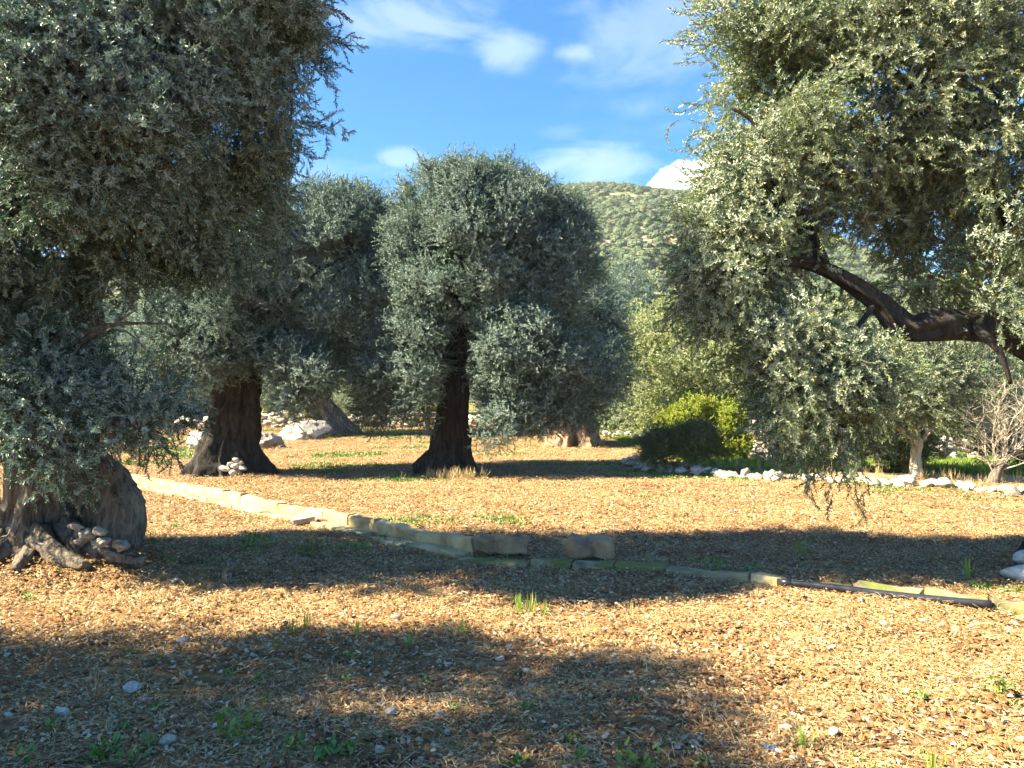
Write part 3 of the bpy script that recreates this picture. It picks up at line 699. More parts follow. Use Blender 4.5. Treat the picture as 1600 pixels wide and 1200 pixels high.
for i in range(15):
    mb = MB(); s = Q[random.Random(i).randrange(3, len(Q))]
    a = -1.05 + 2.2 * i / 14
    twigs(mb, Vector(s[:3]), Vector((math.sin(a), R.gauss(0, .45), math.cos(a) * 1.0 + .1)).normalized(), R.uniform(.7, 1.1), .016, 3)
    link('branch', mb.mesh('branch', [M_twig_pale], True), t)

# ------------------------------------------------------------------ shrubs
def shrub(name, base, label, ells, n, seed, ng, ns, group=None, **kw):
    b = Vector((base[0], base[1], gz(*base))); t = empty(name, b, label, 'shrub', group)
    mb = MB(); R = random.Random(seed)
    for i in range(7):
        e = ells[i % len(ells)]; q = Vector((e[0] - b.x + R.uniform(-.5, .5) * e[3], e[1] - b.y, (e[2] - b.z) * .9))
        V, F = tube([Vector((R.uniform(-.1, .1), 0, -.05)), q * .5, q], [.035, .02, .006], 6); mb.add(V, F)
    link('stem', mb.mesh('stem', [M_bark], True), t)
    kw.setdefault('clump', .2); kw.setdefault('shoot', .45); c_, _ = crown('crown', t, ells, n, seed, ng, ns, origin=b, **kw); c_['kind'] = 'stuff'; return t
shrub('lentisk_bush', (5.1, 20.5), 'rounded bright yellow green bush between the rubble and the dark shrub', [(5.1, 20.5, .82, .85, .75, .68), (5.85, 20.4, .7, .55, .6, .5), (4.45, 20.5, .65, .45, .5, .5)], 9000, 201, S_bush, 4, scale=1.15, up=.3, inner=.3, clump_n=110)
shrub('dark_shrub', (3.7, 16.6), 'low dark green shrub in shade in front of the yellow green bush', [(3.7, 16.9, .30, .6, .5, .28), (4.2, 16.8, .34, .3, .4, .30), (3.2, 16.9, .18, .3, .4, .18), (4.6, 16.6, .24, .4, .5, .20), (5.1, 16.2, .13, .35, .4, .13)], 6500, 202, S_dark, 4, scale=1.1, up=.5, inner=.3, clump_n=60, clump=.17, shoot=.8)
shrub('wild_olive_bush', (7.6, 17.6), 'loose grey green bush against the heap of white stones', [(7.5, 17.6, .8, .6, .6, .65), (8.0, 17.3, .5, .5, .5, .5)], 5000, 203, S_olive_l, 5, scale=.9, up=.3, inner=.3, clump_n=60)
shrub('wild_bush', (8.7, 16.9), 'dense dark bush behind the lowest hanging olive foliage', [(8.6, 16.9, .5, .5, .5, .45)], 3500, 204, S_dark, 4, scale=1.2, up=.4, inner=.3, clump_n=40)
p = gp(1600, 742); shrub('wild_bush', (p.x + .9, p.y + 1.2), 'dark bush on the grass beyond the bare shrub', [(p.x + .9, p.y + 1.2, .5, 1.0, .6, .5)], 2200, 205, S_dark, 4, scale=1.3, up=.4, inner=.3, clump_n=40)
for i, (px, py, w, h, kind, lab) in enumerate([(225, 668, 1.6, 1.3, 1, 'grey green bush along the far edge beyond the white boulder'), (285, 667, 1.5, 1.2, 0, 'darker bush along the far edge near the flared trunk'),
        (985, 672, 1.8, 1.7, 1, 'silvery bush behind the low rubble row'), (1020, 674, 1.3, 1.5, 1, 'pale bush at the end of the low rubble row'), (555, 664, 2.0, 1.6, 1, 'light green bush behind the rubble wall in the gap'), (600, 664, 1.6, 1.4, 0, 'small bush behind the rubble wall near the centre trunk')]):
    d = 33 if px > 900 else 44; q = at(px, py, d); zb = gz(q.x, q.y)
    shrub('wild_bush', (q.x, q.y), lab, [(q.x, q.y, zb + h * .5, w, w * .7, h * .55)], 1500, 220 + i, S_olive_l if kind else S_olive, 5 if kind else 7, scale=1.7, up=.4, inner=.2, clump_n=40, clump=.4, group='bushes along the far edge')

# ------------------------------------------------------------------ stones
import bmesh
def hull_stone(seed, n=13, flat=.65):
    R = random.Random(seed); bm = bmesh.new()
    for _ in range(n):
        v = Vector((R.gauss(0, 1), R.gauss(0, 1), R.gauss(0, 1))).normalized() * R.uniform(.42, .55); v.z *= flat; v.x *= 1.15; bm.verts.new(v)
    r = bmesh.ops.convex_hull(bm, input=bm.verts)
    bmesh.ops.delete(bm, geom=[g for g in r['geom_interior'] if isinstance(g, bmesh.types.BMVert)], context='VERTS')
    me = bpy.data.meshes.new('stone'); bm.to_mesh(me); bm.free(); return me
def round_rock(seed, sub=3, amp=.22, freq=1.6, flat=.8, facet=.0):
    bm = bmesh.new(); bmesh.ops.create_icosphere(bm, subdivisions=sub, radius=.5); o_ = Vector((seed * 3.7, seed * 1.3, 0))
    planes = []; R = random.Random(seed)
    for _ in range(7): planes.append((Vector((R.gauss(0, 1), R.gauss(0, 1), R.gauss(0, .8))).normalized(), R.uniform(.30, .44)))
    for v in bm.verts:
        c = v.co.normalized(); s = 1 + amp * mn.noise(c * freq + o_) + amp * .45 * mn.noise(c * freq * 2.7 + o_) + amp * .25 * mn.noise(c * freq * 6 + o_)
        q = c * .5 * s
        for n_, dd in planes:
            e = q.dot(n_) - dd
            if e > 0: q = q - n_ * e * .85
        v.co = Vector((q.x * 1.1, q.y, q.z * flat))
    me = bpy.data.meshes.new('rock'); bm.to_mesh(me); bm.free()
    if sub > 2: me.polygons.foreach_set('use_smooth', np.ones(len(me.polygons), bool))
    return me
def with_mat(me, m): me.materials.append(m); return me
ST_lime = [with_mat(hull_stone(i), M_lime) for i in range(8)]
ST_white = [with_mat(hull_stone(20 + i), M_lime_w) for i in range(8)]
RK_lime = [with_mat(round_rock(30 + i, 3), M_lime) for i in range(5)]
RK_foot = [with_mat(round_rock(60 + i, 3, .5, 1.2), M_foot) for i in range(4)]
RK_white = [with_mat(round_rock(40 + i, 3), M_lime_w) for i in range(4)]
def pile(name, label, loc, cat, boxes, n, size, meshes, seed, group=None):
    """heap or wall: every stone a part.  boxes = polyline [(x,y,h)], stones stacked in courses along it"""
    t = empty(name, (loc[0], loc[1], gz(loc[0], loc[1])), label, cat, group); b = t.location; R = random.Random(seed)
    for i in range(n):
        u = R.random() * (len(boxes) - 1); k = int(u); f = u - k
        x = boxes[k][0] * (1 - f) + boxes[k + 1][0] * f; y = boxes[k][1] * (1 - f) + boxes[k + 1][1] * f; h = boxes[k][2] * (1 - f) + boxes[k + 1][2] * f
        s = size * R.uniform(.6, 1.35); z = R.uniform(0, 1) * h
        off = (R.random() - .5) * size * 1.5 * (1.3 - z / max(h, .01) * .7)
        g = gz(x, y)
        link('stone', R.choice(meshes), t, (x + R.gauss(0, size * .2) - b.x, y + off - b.y, g + z * (1 - .15 * R.random()) + s * .18 - b.z), (R.uniform(-.4, .4), R.uniform(-.4, .4), R.uniform(0, 6.28)), (s * R.uniform(.9, 1.3), s, s * R.uniform(.75, 1.1)))
    return t
# field-edge stone line
def along(pts, n, seed, jit):
    R = random.Random(seed); out = []
    P_ = np.array(pts, float); seglen = np.hypot(*(P_[1:, :2] - P_[:-1, :2]).T); cum_ = np.concatenate([[0], np.cumsum(seglen)])
    for i in range(n):
        s = cum_[-1] * (i + R.uniform(-.3, .3)) / n; k = max(0, min(np.searchsorted(cum_, s) - 1, len(P_) - 2)); f = (s - cum_[k]) / seglen[k]
        q = P_[k] * (1 - f) + P_[k + 1] * f; out.append((q[0] + R.gauss(0, jit), q[1] + R.gauss(0, jit)))
    return out
eg = [gp(x, y) for x, y in ((985, 722), (1010, 738), (1060, 742), (1110, 745), (1170, 752), (1260, 752), (1330, 758), (1420, 762), (1500, 768), (1600, 774), (1700, 778))]
t = empty('stone_edging', (eg[4].x, eg[4].y, 0), 'line of small white limestones edging the tilled field before the grass', 'stone edging'); R = random.Random(3)
for k, (x, y) in enumerate(along([(v.x, v.y) for v in eg], 190, 4, .10)):
    s = R.uniform(.08, .25) * (1.35 if k % 9 == 0 else 1); link('stone', R.choice(ST_lime + RK_lime[:3] + RK_foot), t, (x - t.location.x, y - t.location.y, gz(x, y) + s * .32), (R.uniform(-.4, .4), R.uniform(-.4, .4), R.uniform(0, 6.3)), (s * 1.15, s, s * 1.0))
p0, p1 = gp(985, 730), gp(1030, 738)
pile('rubble_heap', 'low grey rubble heap in shade at the foot of the dark shrub', p0, 'stone heap', [(p0.x - .1, p0.y + .1, .22), (p1.x, p1.y + .1, .30), (p1.x + .9, p1.y - .3, .08)], 46, .20, ST_lime, 31)
p0 = gp(1195, 724)
pile('rubble_heap', 'tall heap of white stones between the yellow green bush and the grey green bush', (6.35, 19.2), 'stone heap', [(6.2, 19.9, 1.0), (6.4, 19.6, 1.2), (6.6, 19.2, 1.05), (7.3, 18.8, .45), (8.2, 18.4, .25)], 210, .27, ST_lime + ST_white, 32)
pile('dry_stone_wall', 'shaded dry stone wall on the grass behind the whitish trunk', (10.5, 20.2), 'wall', [(9.0, 20.3, .45), (9.8, 20.2, .75), (10.8, 20.2, .75), (11.6, 20.3, .55), (13.5, 20.6, .5)], 230, .24, ST_lime, 33)
pile('dry_stone_wall', 'long pale rubble wall at the far edge behind the centre trunk', (-6, 38), 'wall', [(-9.2, 38.6, .35), (-7, 38.4, .6), (-4, 38, .65), (-1, 37.8, .6), (3.2, 37.5, .35)], 280, .38, ST_lime + ST_white, 34)
pile('dry_stone_wall', 'bluish shaded rubble wall between the flared trunk and the leaning trunk', (-12, 37.6), 'wall', [(-14.0, 38.4, .6), (-10.3, 38.2, .8)], 130, .36, ST_lime, 35)
pile('dry_stone_wall', 'low rubble wall beyond the white boulder', (-18, 38), 'wall', [(-24, 39.0, .4), (-14.2, 38.5, .4)], 150, .36, ST_lime, 38)
pile('rubble_row', 'low row of white rubble behind the sunlit split trunk', (4.2, 29.5), 'stone row', [(3.6, 30.0, .22), (6.3, 29.0, .2), (7.0, 28.6, .15)], 80, .27, ST_white + ST_lime, 36)
# boulders
def boulder(px, py, wpx, hpx, seed, m, label, flat=.9, sy=.8, grp=None):
    p = gp(px, py); d = p.y; w_, h_ = wpx / FPX * d, hpx / FPX * d; me = with_mat(round_rock(seed, 5, .45, 1.3, 1.0), m)
    return tag(link('boulder', me, None, (p.x, p.y, gz(p.x, p.y) + h_ * .30), (0, 0, seed), (w_ * .98, w_ * sy, h_ * 1.35)), label, 'boulder', grp)
boulder(312, 701, 40, 28, 3, M_lime_w, 'white sunlit boulder just behind the flared dark trunk')
boulder(420, 701, 46, 24, 4, M_rock, 'brownish grey boulder on the shaded side of the flared dark trunk')
boulder(478, 689, 78, 34, 5, M_lime_w, 'largest pale grey boulder at the foot of the leaning trunk')
boulder(-2, 868, 36, 78, 7, M_rock, 'bluish grey boulder against the hollow split trunk')
# loose stones at trunk feet
def loose(px, py, wpx, label, grp=None, m=None, z=.0, seed=None, flat=1):
    p = gp(px, py); s = wpx / FPX * p.y; R = random.Random(seed or px * 7 + py)
    me = R.choice(m or RK_lime)
    return tag(link('stone', me, None, (p.x, p.y, gz(p.x, p.y) + s * .22 + z), (R.uniform(-.3, .3), R.uniform(-.3, .3), R.uniform(0, 6.3)), (s * 1.05, s * .85, s * .8 * flat)), label, 'stone', grp)
def rest(px, py, d, wpx, label, grp, me, k, flat=1.0):
    q = at(px, py, d); s_ = wpx / FPX * d
    return tag(link('stone', me, None, (q.x, q.y, max(q.z, gz(q.x, q.y) + s_ * .2)), (.3 * math.sin(k), .25 * math.cos(k * 2), k * 1.3), (s_ * 1.1, s_ * .85, s_ * .8 * flat)), label, 'stone', grp)
for k, a in enumerate(((121, 822, 22, 'uppermost of the bluish stones wedged at the hollow trunk foot'), (138, 834, 28, 'broad pale stone under the dark hollow of the split trunk'), (156, 829, 24, 'knobbly pale stone beside the swelling of the split trunk'),
        (163, 846, 26, 'bluish stone lying below the knobbly one at the split trunk'), (192, 851, 34, 'long rounded pale stone at the foot of the swelling, outermost of its row'), (128, 846, 20, 'smallest pale stone on the root of the split trunk'))):
    rest(a[0], a[1], 6.98 if k < 4 else 7.1, a[2], a[3], 'stones at the foot of the hollow trunk', RK_foot[k % 4], k, .9)
for k, a in enumerate(((352, 732, 15, 'lone pale stone left of the small pile on the flared trunk'), (366, 738, 15, 'lowest stone of the small pile at the flared trunk'), (380, 731, 13, 'outer stone of the small pile at the flared trunk'), (368, 728, 13, 'second stone from the bottom of the small pile'), (369, 718, 12, 'topmost stone of the small pile on the flared trunk'), (360, 725, 10, 'tiny stone tucked in the small pile on the flared trunk'), (377, 723, 10, 'small stone right of the top of the small pile'))):
    rest(a[0], a[1], 15.72, a[2], a[3], 'pile of stones at the flared trunk', RK_white[k % 4], k)
loose(318, 738, 18, 'flat grey stone lying beside the flared trunk root'); 
loose(1592, 908, 52, 'large rounded cream stone at the foot of the outer tree', None, RK_white, .0, 5)
loose(1600, 888, 36, 'cream stone resting behind the large rounded one', None, RK_white, .08, 6)
# scattered stones standing out on the soil
spots = [(290, 997, 22), (212, 1074, 30), (103, 1118, 24), (232, 1088, 18), (596, 1102, 16), (612, 1116, 20), (688, 1116, 18), (595, 1168, 24), (1150, 1128, 18), (1222, 1132, 22), (1298, 1140, 18), (1236, 1176, 16), (1160, 1164, 14),
         (1060, 1068, 14), (958, 1022, 14), (822, 1044, 14), (820, 1084, 10), (1280, 1000, 18), (1440, 976, 16), (1342, 942, 16), (1350, 1118, 16), (1540, 1110, 14), (1550, 1154, 16), (1560, 1130, 14), (1090, 1140, 12), (1190, 1168, 14),
         (275, 910, 14), (20, 1122, 14), (45, 1142, 12), (268, 1164, 22), (180, 1136, 12), (14, 1190, 12), (430, 1062, 10), (700, 1140, 12), (360, 1090, 10), (1480, 1060, 12), (1410, 1072, 12), (1100, 1010, 12), (1020, 1062, 12), (930, 1062, 9),
         (500, 1108, 10), (140, 1150, 14), (340, 1140, 12), (70, 1088, 9), (250, 1062, 12), (880, 1128, 12), (990, 1150, 12), (660, 1176, 14), (420, 1176, 12), (1378, 980, 12), (1230, 932, 9), (1190, 938, 9), (1155, 928, 9), (1070, 946, 9), (620, 962, 16), (704, 958, 9)]
for k, (px, py, wv) in enumerate(spots):
    if k == 0: loose(px, py, wv, 'white rounded stone on the sunlit strip crossing the near ground', None, RK_white)
    elif k == 1: loose(px, py, wv, 'flat pale stone slab lying in the dim shaded soil', None, RK_white, flat=.5)
    else:
        big = wv >= 18; shade = (py > 1000 + max(0, px - 300) * .16 and px < 1260) or 855 < py < 948
        col_ = ('straight below the hollow trunk' if px < 220 else 'below the flared trunk' if px < 440 else 'below the centre trunk' if px < 740 else 'below the loose blocks' if px < 960 else 'below the yellow bush' if px < 1230 else 'below the pipe')
        near = ('in near shade at the foot, ' if py > 1130 else 'in the near shade, ') + col_ if shade and py > 1000 else 'in dark soil by the channel, ' + col_ if shade else ('on near sunlit soil, ' if py > 1100 else 'on middle sunlit soil, ' if py > 1040 else 'on far sunlit soil, ') + col_
        loose(px, py, wv, ('large' if big else 'small') + (' pale angular stone ' if shade else ' cream stone ') + near, 'stones scattered on the tilled soil', None if False else ST_white + RK_lime)

# ------------------------------------------------------------------ kerb, channel, loose blocks, pipe
def block_mesh(seed, L, D_, H, m, amp=.012, cuts=5, bev=.02):
    bm = bmesh.new(); bmesh.ops.create_cube(bm, size=1); bmesh.ops.scale(bm, vec=(L, D_, H), verts=bm.verts)
    bmesh.ops.bevel(bm, geom=bm.edges[:], offset=bev, segments=2, affect='EDGES', profile=.6)
    bmesh.ops.subdivide_edges(bm, edges=[e for e in bm.edges if e.calc_length() > .1], cuts=cuts, use_grid_fill=True)
    for v in bm.verts: v.co += Vector((mn.noise(v.co * 9 + Vector((seed * 5, 0, 0))), mn.noise(v.co * 6 + Vector((0, seed * 5, 9))), mn.noise(v.co * 6 + Vector((4, 0, seed * 5))))) * amp * 1.6
    me = bpy.data.meshes.new('block'); bm.to_mesh(me); bm.free(); me.materials.append(m); return me
kb = [block_mesh(i, .545, .14, .26, M_tufa, .022, 6) for i in range(6)]
ft = [block_mesh(10 + i, .78, .20, .07, M_tufa) for i in range(3)]
k0, k1 = gp(172, 748), gp(738, 864)
kdir = (k1 - k0); klen = kdir.length; kdir.normalize(); kang = math.atan2(kdir.y, kdir.x); kn = Vector((-kdir.y, kdir.x, 0))
if kn.y > 0: kn = -kn
t = empty('stone_kerb', (k0.x, k0.y, gz(k0.x, k0.y)), 'long sunlit yellow tufa kerb running diagonally across the field', 'kerb')
R = random.Random(8); nb = int(klen / .56)
for i in range(nb):
    q = k0 + kdir * (i + .5) * klen / nb - kn * .05
    link('block', kb[(i * 5 + i // 3) % 6], t, (q.x - k0.x, q.y - k0.y, .032 + gz(q.x, q.y) - t.location.z + R.uniform(-.012, .012)), (R.uniform(-.02, .02), R.uniform(-.02, .02), kang + R.uniform(-.02, .02)), (klen / nb / .56, 1, 1))
nf = int(klen / .8)
for i in range(nf):
    q = k0 + kdir * (i + .5) * klen / nf + kn * .12
    link('footing_slab', ft[i % 3], t, (q.x - k0.x, q.y - k0.y, gz(q.x, q.y) - t.location.z + .0), (0, 0, kang), (klen / nf / .8, 1, 1))
# mossy flat channel stones beyond the loose blocks, to the frame edge
ch = [gp(x, y) for x, y in ((722, 872), (830, 882), (960, 888), (1040, 893), (1175, 906), (1222, 914), (1330, 925), (1440, 938), (1545, 950), (1640, 962), (1760, 976))]
t = empty('channel_edge', (ch[3].x, ch[3].y, 0), 'low mossy stone channel edge continuing past the loose blocks', 'kerb')
fl = [block_mesh(20 + i, .5, .17, .12, M_tufa_moss, .016) for i in range(4)]
fly = block_mesh(27, .3, .17, .14, M_tufa, .016)
for i in range(len(ch) - 1):
    a, b2 = ch[i], ch[i + 1]; L_ = (b2 - a).length; n_ = max(1, round(L_ / .52)); ang = math.atan2(b2.y - a.y, b2.x - a.x)
    for j in range(n_):
        q = a.lerp(b2, (j + .5) / n_); me = fly if (i == 4) else fl[(i + j) % 4]
        link('block', me, t, (q.x - t.location.x, q.y - t.location.y, gz(q.x, q.y) + (.005 if i < 3 else .012) + R.uniform(-.01, .01)), (R.uniform(-.03, .03), R.uniform(-.03, .03), ang + R.uniform(-.05, .05)), (L_ / n_ / (.5 if me is not fly else .3) * .97, 1.1 if i < 3 else 1, .8 if i < 3 else 1))
pa = gp(784, 868); tag(link('tufa_block', block_mesh(51, .56, .24, .165, M_block, .034, 9, .035), None, (pa.x, pa.y + .12, gz(pa.x, pa.y) + .13), (.03, .02, -.08)), 'weathered brown tufa block lying against the end of the sunlit kerb', 'stone block')
pa = gp(921, 879); tag(link('tufa_block', block_mesh(52, .48, .24, .15, M_block, .036, 9, .035), None, (pa.x, pa.y + .12, gz(pa.x, pa.y) + .14), (.05, .05, -.03)), 'second brown tufa block lying alone past the kerb end', 'stone block')
pa = gp(476, 819); tag(link('flat_stone', block_mesh(53, .27, .16, .09, M_lime, .02, 3, .02), None, (pa.x, pa.y, gz(pa.x, pa.y) + .06), (.05, -.12, .2)), 'small flat grey stone lying in front of the sunlit kerb', 'stone')
pa = gp(506, 818); tag(link('brick_fragment', block_mesh(54, .15, .07, .05, M_brickred, .01, 2, .01), None, (pa.x, pa.y, gz(pa.x, pa.y) + .035), (0, .1, -.2)), 'red clay fragment beside the small flat grey stone', 'brick')
# pipe
pp = [gp(x, y) for x, y in ((1222, 919), (1300, 928), (1380, 937), (1460, 946), (1545, 955))]
pz0 = gz(pp[0].x, pp[0].y) + .055; pz1 = gz(pp[-1].x, pp[-1].y) + .06
t = empty('water_pipe', (pp[0].x, pp[0].y, 0), 'black plastic irrigation pipe lying along the mossy channel edge', 'pipe')
Q = smooth_path([(v.x - t.location.x, v.y - t.location.y, pz0 + (pz1 - pz0) * i / 4 + .004 * math.sin(i * 2), .026) for i, v in enumerate(pp)], 6)
mb = MB(); V, F = tube([Vector(q[:3]) for q in Q], [.027] * len(Q), 16); mb.add(V, F); link('hose', mb.mesh('hose', [M_pipe], True), t)
mb = MB(); a = Vector(Q[0][:3]); d = (Vector(Q[1][:3]) - a).normalized(); V, F = tube([a - d * .02, a - d * .015, a + d * .06, a + d * .065], [.024, .033, .033, .028], 16); mb.add(V, F); link('end_cap', mb.mesh('end_cap', [M_pipe], True), t)
# bit of blue and white plastic
pa = gp(1199, 1163); t = empty('plastic_scrap', (pa.x, pa.y, gz(pa.x, pa.y) + .02), 'tiny blue and white plastic scrap lying on the near soil', 'litter'); t.rotation_euler = (.1, .1, -.7)
link('sleeve', block_mesh(61, .055, .02, .012, M_blue, .002, 1, .003), t); link('tip', block_mesh(62, .03, .018, .011, M_white, .002, 1, .003), t, (.041, 0, 0))

# ------------------------------------------------------------------ litter, clods and pebbles
def strip(R, c, ang, L, W, pitch, bend, roll):
    """curled strip: 3 cross sections"""
    V = []; d = Vector((math.cos(ang), math.sin(ang), 0)); s = Vector((-math.sin(ang), math.cos(ang), 0)); z = Vector((0, 0, 1))
    s = (s * math.cos(roll) + z * math.sin(roll))
    for i, t in enumerate((-.5, 0, .5)):
        p = c + d * L * t + z * (L * t * pitch + (bend * L * (.25 - t * t)))
        ww = W * (.5 if t == 0 else .22)
        V += [p - s * ww, p + s * ww]
    return V, [(0, 1, 3, 2), (2, 3, 5, 4)]
def litter_patch(seed, chips, straws, clods, pebs, rad=.2):
    R = random.Random(seed); mb = MB()
    def pos(h=.015):
        a = R.uniform(0, 6.283); r = rad * R.random() ** .5 * 1.15; return Vector((math.cos(a) * r, math.sin(a) * r, R.uniform(-.004, h)))
    for _ in range(chips):
        V, F = strip(R, pos(.02), R.uniform(0, 6.3), R.uniform(.010, .030), R.uniform(.005, .011), R.uniform(-.5, .5), R.uniform(-.2, .9), R.uniform(-.9, .9)); mb.add(V, F, R.random(), 0)
    for _ in range(straws):
        V, F = strip(R, pos(.022), R.uniform(0, 6.3), R.uniform(.03, .11), R.uniform(.0012, .003), R.gauss(0, .22), R.uniform(-.1, .7), R.uniform(-.9, .9)); mb.add(V, F, R.random(), 1)
    for k, (cnt, mi, s0, s1) in enumerate(((clods, 2, .010, .034), (pebs, 3, .008, .024))):
        for _ in range(cnt):
            s = R.uniform(s0, s1); p = pos(.006); vs_ = []
            for a in range(5): vs_.append(p + Vector((math.cos(a * 1.257) * s * R.uniform(.4, .6), math.sin(a * 1.257) * s * R.uniform(.4, .6), R.uniform(-.1, .15) * s)))
            vs_ += [p + Vector((R.uniform(-.15, .15) * s, R.uniform(-.15, .15) * s, s * R.uniform(.35, .55)))]
            mb.add(vs_, [(a, (a + 1) % 5, 5) for a in range(5)], R.random(), mi)
    return mb.mesh('litter', [M_chip, M_straw, M_clod, M_pebble])
S_litter = scatter_group('litter patches', sources('litter', [litter_patch(300 + i, 70, 40, 12, 8) for i in range(5)]))
S_dirt = scatter_group('clod patches', sources('clods', [litter_patch(320 + i, 12, 14, 26, 10) for i in range(4)]))
def field_pts(n, x0, x1, y0, y1, seed):
    R = np.random.default_rng(seed); x = R.uniform(x0, x1, n); y = R.uniform(y0, y1, n)
    k = np.abs(x) < y * .75 + 2.2; k &= y < edge_y(x) - .1; return x[k], y[k], R
def lay(name, n, box, seed, ng, ns, s0, s1, label, thr=None, dens_seed=0):
    x, y, R = field_pts(n, *box, seed)
    if thr is not None:
        f = fbm(x * 1.4, y * 2.2, 4, 77 + dens_seed) + .5 * fbm(x * 5, y * 5, 2, 31); k = (f > thr) | (R.random(len(x)) < .24); x, y = x[k], y[k]
    m = len(x)
    o = scatter(name, np.stack([x, y, ground_h(x, y) - .004], -1), np.stack([R.normal(0, .06, m), R.normal(0, .06, m), R.uniform(0, 6.283, m)], -1), R.uniform(s0, s1, m), ng, ns)
    return tag(o, label, 'ground litter', kind='stuff')
lay('leaf_litter', 13000, (-9, 9, 1.5, 9.5), 1, S_litter, 5, .8, 1.1, 'dry leaf litter and straw strewn over the near soil', .055)
lay('leaf_litter', 11000, (-16, 16, 9.5, 22), 2, S_litter, 5, 0.9, 1.4, 'dry leaf litter and straw over the middle of the field', -.05)
lay('leaf_litter', 5000, (-28, 12, 22, 44), 3, S_litter, 5, 1.5, 2.4, 'dry leaf litter toward the far field edge', -.05)
lay('soil_clods', 5000, (-9, 9, 1.5, 10), 4, S_dirt, 4, .9, 1.5, 'broken red brown soil clods and grit', None)
lay('soil_clods', 5000, (-16, 16, 10, 24), 5, S_dirt, 4, 1.3, 2.2, 'soil clods in the middle of the field', None)

lay('soil_clods', 700, (-7, 7, 2, 11), 6, S_dirt, 4, 1.3, 1.8, 'larger dark clods turned up in the near soil', None)
# pebbles of 2 to 6 cm
pebs = []
for i in range(6): pebs.append(with_mat(hull_stone(400 + i, 10, .6), [M_lime, M_lime_w, M_pebble][i % 3]))
S_peb = scatter_group('pebble scatter', sources('pebble', pebs))
x, y, R_ = field_pts(5200, -9, 9, 1.5, 12, 9); m = len(x); s = .012 + .05 * R_.random(m) ** 4
tag(scatter('pebbles', np.stack([x, y, ground_h(x, y) + s * .15], -1), R_.uniform(-.5, .5, (m, 3)) + np.stack([0 * x, 0 * x, R_.uniform(0, 6, m)], -1), s, S_peb, 6), 'small pale pebbles strewn in the soil', 'pebbles', kind='stuff')

# ------------------------------------------------------------------ weeds and grass
def rosette(seed, n, L, W, upr, mats=(M_weed,), sprd=.012, hgt=0.0):
    R = random.Random(seed); mb = MB()
    for i in range(n):
        a = R.uniform(0, 6.283); e = R.uniform(*upr); d = Vector((math.cos(a) * math.cos(e), math.sin(a) * math.cos(e), math.sin(e)))
        s = R.uniform(.6, 1.1); b0 = Vector((R.gauss(0, sprd), R.gauss(0, sprd), R.random() * hgt)); sd = Vector((-math.sin(a), math.cos(a), 0))
        nr = d.cross(sd); l, w_ = L * s, W * s
        c1 = b0 + d * l * .35; c2 = b0 + d * l * .72 + nr * l * .06; tip = b0 + d * l + nr * l * .22
        V = [b0 - sd * w_ * .08, b0 + sd * w_ * .08, c1 - sd * w_ * .4, c1 + sd * w_ * .4, c2 - sd * w_ * .45, c2 + sd * w_ * .45, tip]
        mb.add(V, [(0, 1, 3, 2), (2, 3, 5, 4), (4, 5, 6)], R.random())
    return mb.mesh('weed', list(mats))
W_low = [rosette(500 + i, 24, .036, .020, (.0, .9), (M_weed,), .02, .03) for i in range(4)]
W_tall = [rosette(510 + i, 60, .032, .019, (-.2, .9), (M_weed,), .032, .08) for i in range(3)]
W_gr = [rosette(520 + i, 26, .13, .006, (.6, 1.45), (M_grass,)) for i in range(3)]
weeds = [(372, 1160, 1.5, 1), (380, 1140, 1.2, 1), (90, 1142, 1.1, 0), (200, 1140, 1.1, 0), (172, 1180, 1.3, 0), (210, 1194, 1.3, 0), (235, 1170, 1.0, 0), (150, 1192, 1.2, 0), (460, 1168, 1.2, 0), (505, 1180, 1.4, 0), (520, 1160, 1.1, 0), (545, 1170, 1.2, 0),
         (246, 1104, 1.1, 0), (205, 1021, .9, 0), (434, 1004, .9, 0), (408, 1052, .9, 0), (360, 1047, .7, 0), (550, 1026, .8, 0), (545, 1055, .8, 0), (412, 1085, .8, 0), (668, 1060, .9, 0), (715, 1110, .9, 0), (820, 1112, 1.0, 0), (890, 1150, 1.1, 0),
         (905, 1180, 1.0, 0), (805, 1186, 1.1, 0), (1000, 1190, 1.5, 1), (1086, 1182, .9, 0), (1104, 1180, 1.0, 0), (990, 1090, .8, 0), (1432, 1084, 1.1, 0), (1556, 1080, 1.3, 1), (1580, 1095, .9, 0), (1520, 1092, .8, 0), (40, 1190, 1.2, 0), (610, 1150, .8, 0), (720, 985, 1.0, 2), (830, 955, 1.3, 2), (810, 952, 1.2, 2), (850, 956, 1.0, 2),
         (222, 855, 1.3, 1), (236, 858, 1.2, 1), (275, 828, 1.2, 0), (240, 838, 1.0, 0), (300, 812, 1.0, 0), (330, 800, 1.0, 0), (376, 812, .9, 0), (1508, 905, 1.4, 2), (1515, 902, 1.0, 0), (45, 935, 1.2, 0), (1250, 870, 1.2, 2), (640, 1010, .9, 2), (460, 985, 1.0, 2), (480, 975, 1.0, 2), (560, 985, .9, 2), (740, 812, 1.0, 0), (845, 815, 1.0, 0), (650, 820, 1.1, 0), (655, 835, 1.0, 0), (1330, 1170, .9, 0), (1250, 1160, 1.0, 2), (1450, 1195, 1.0, 2), (1360, 1195, 1.0, 0)]
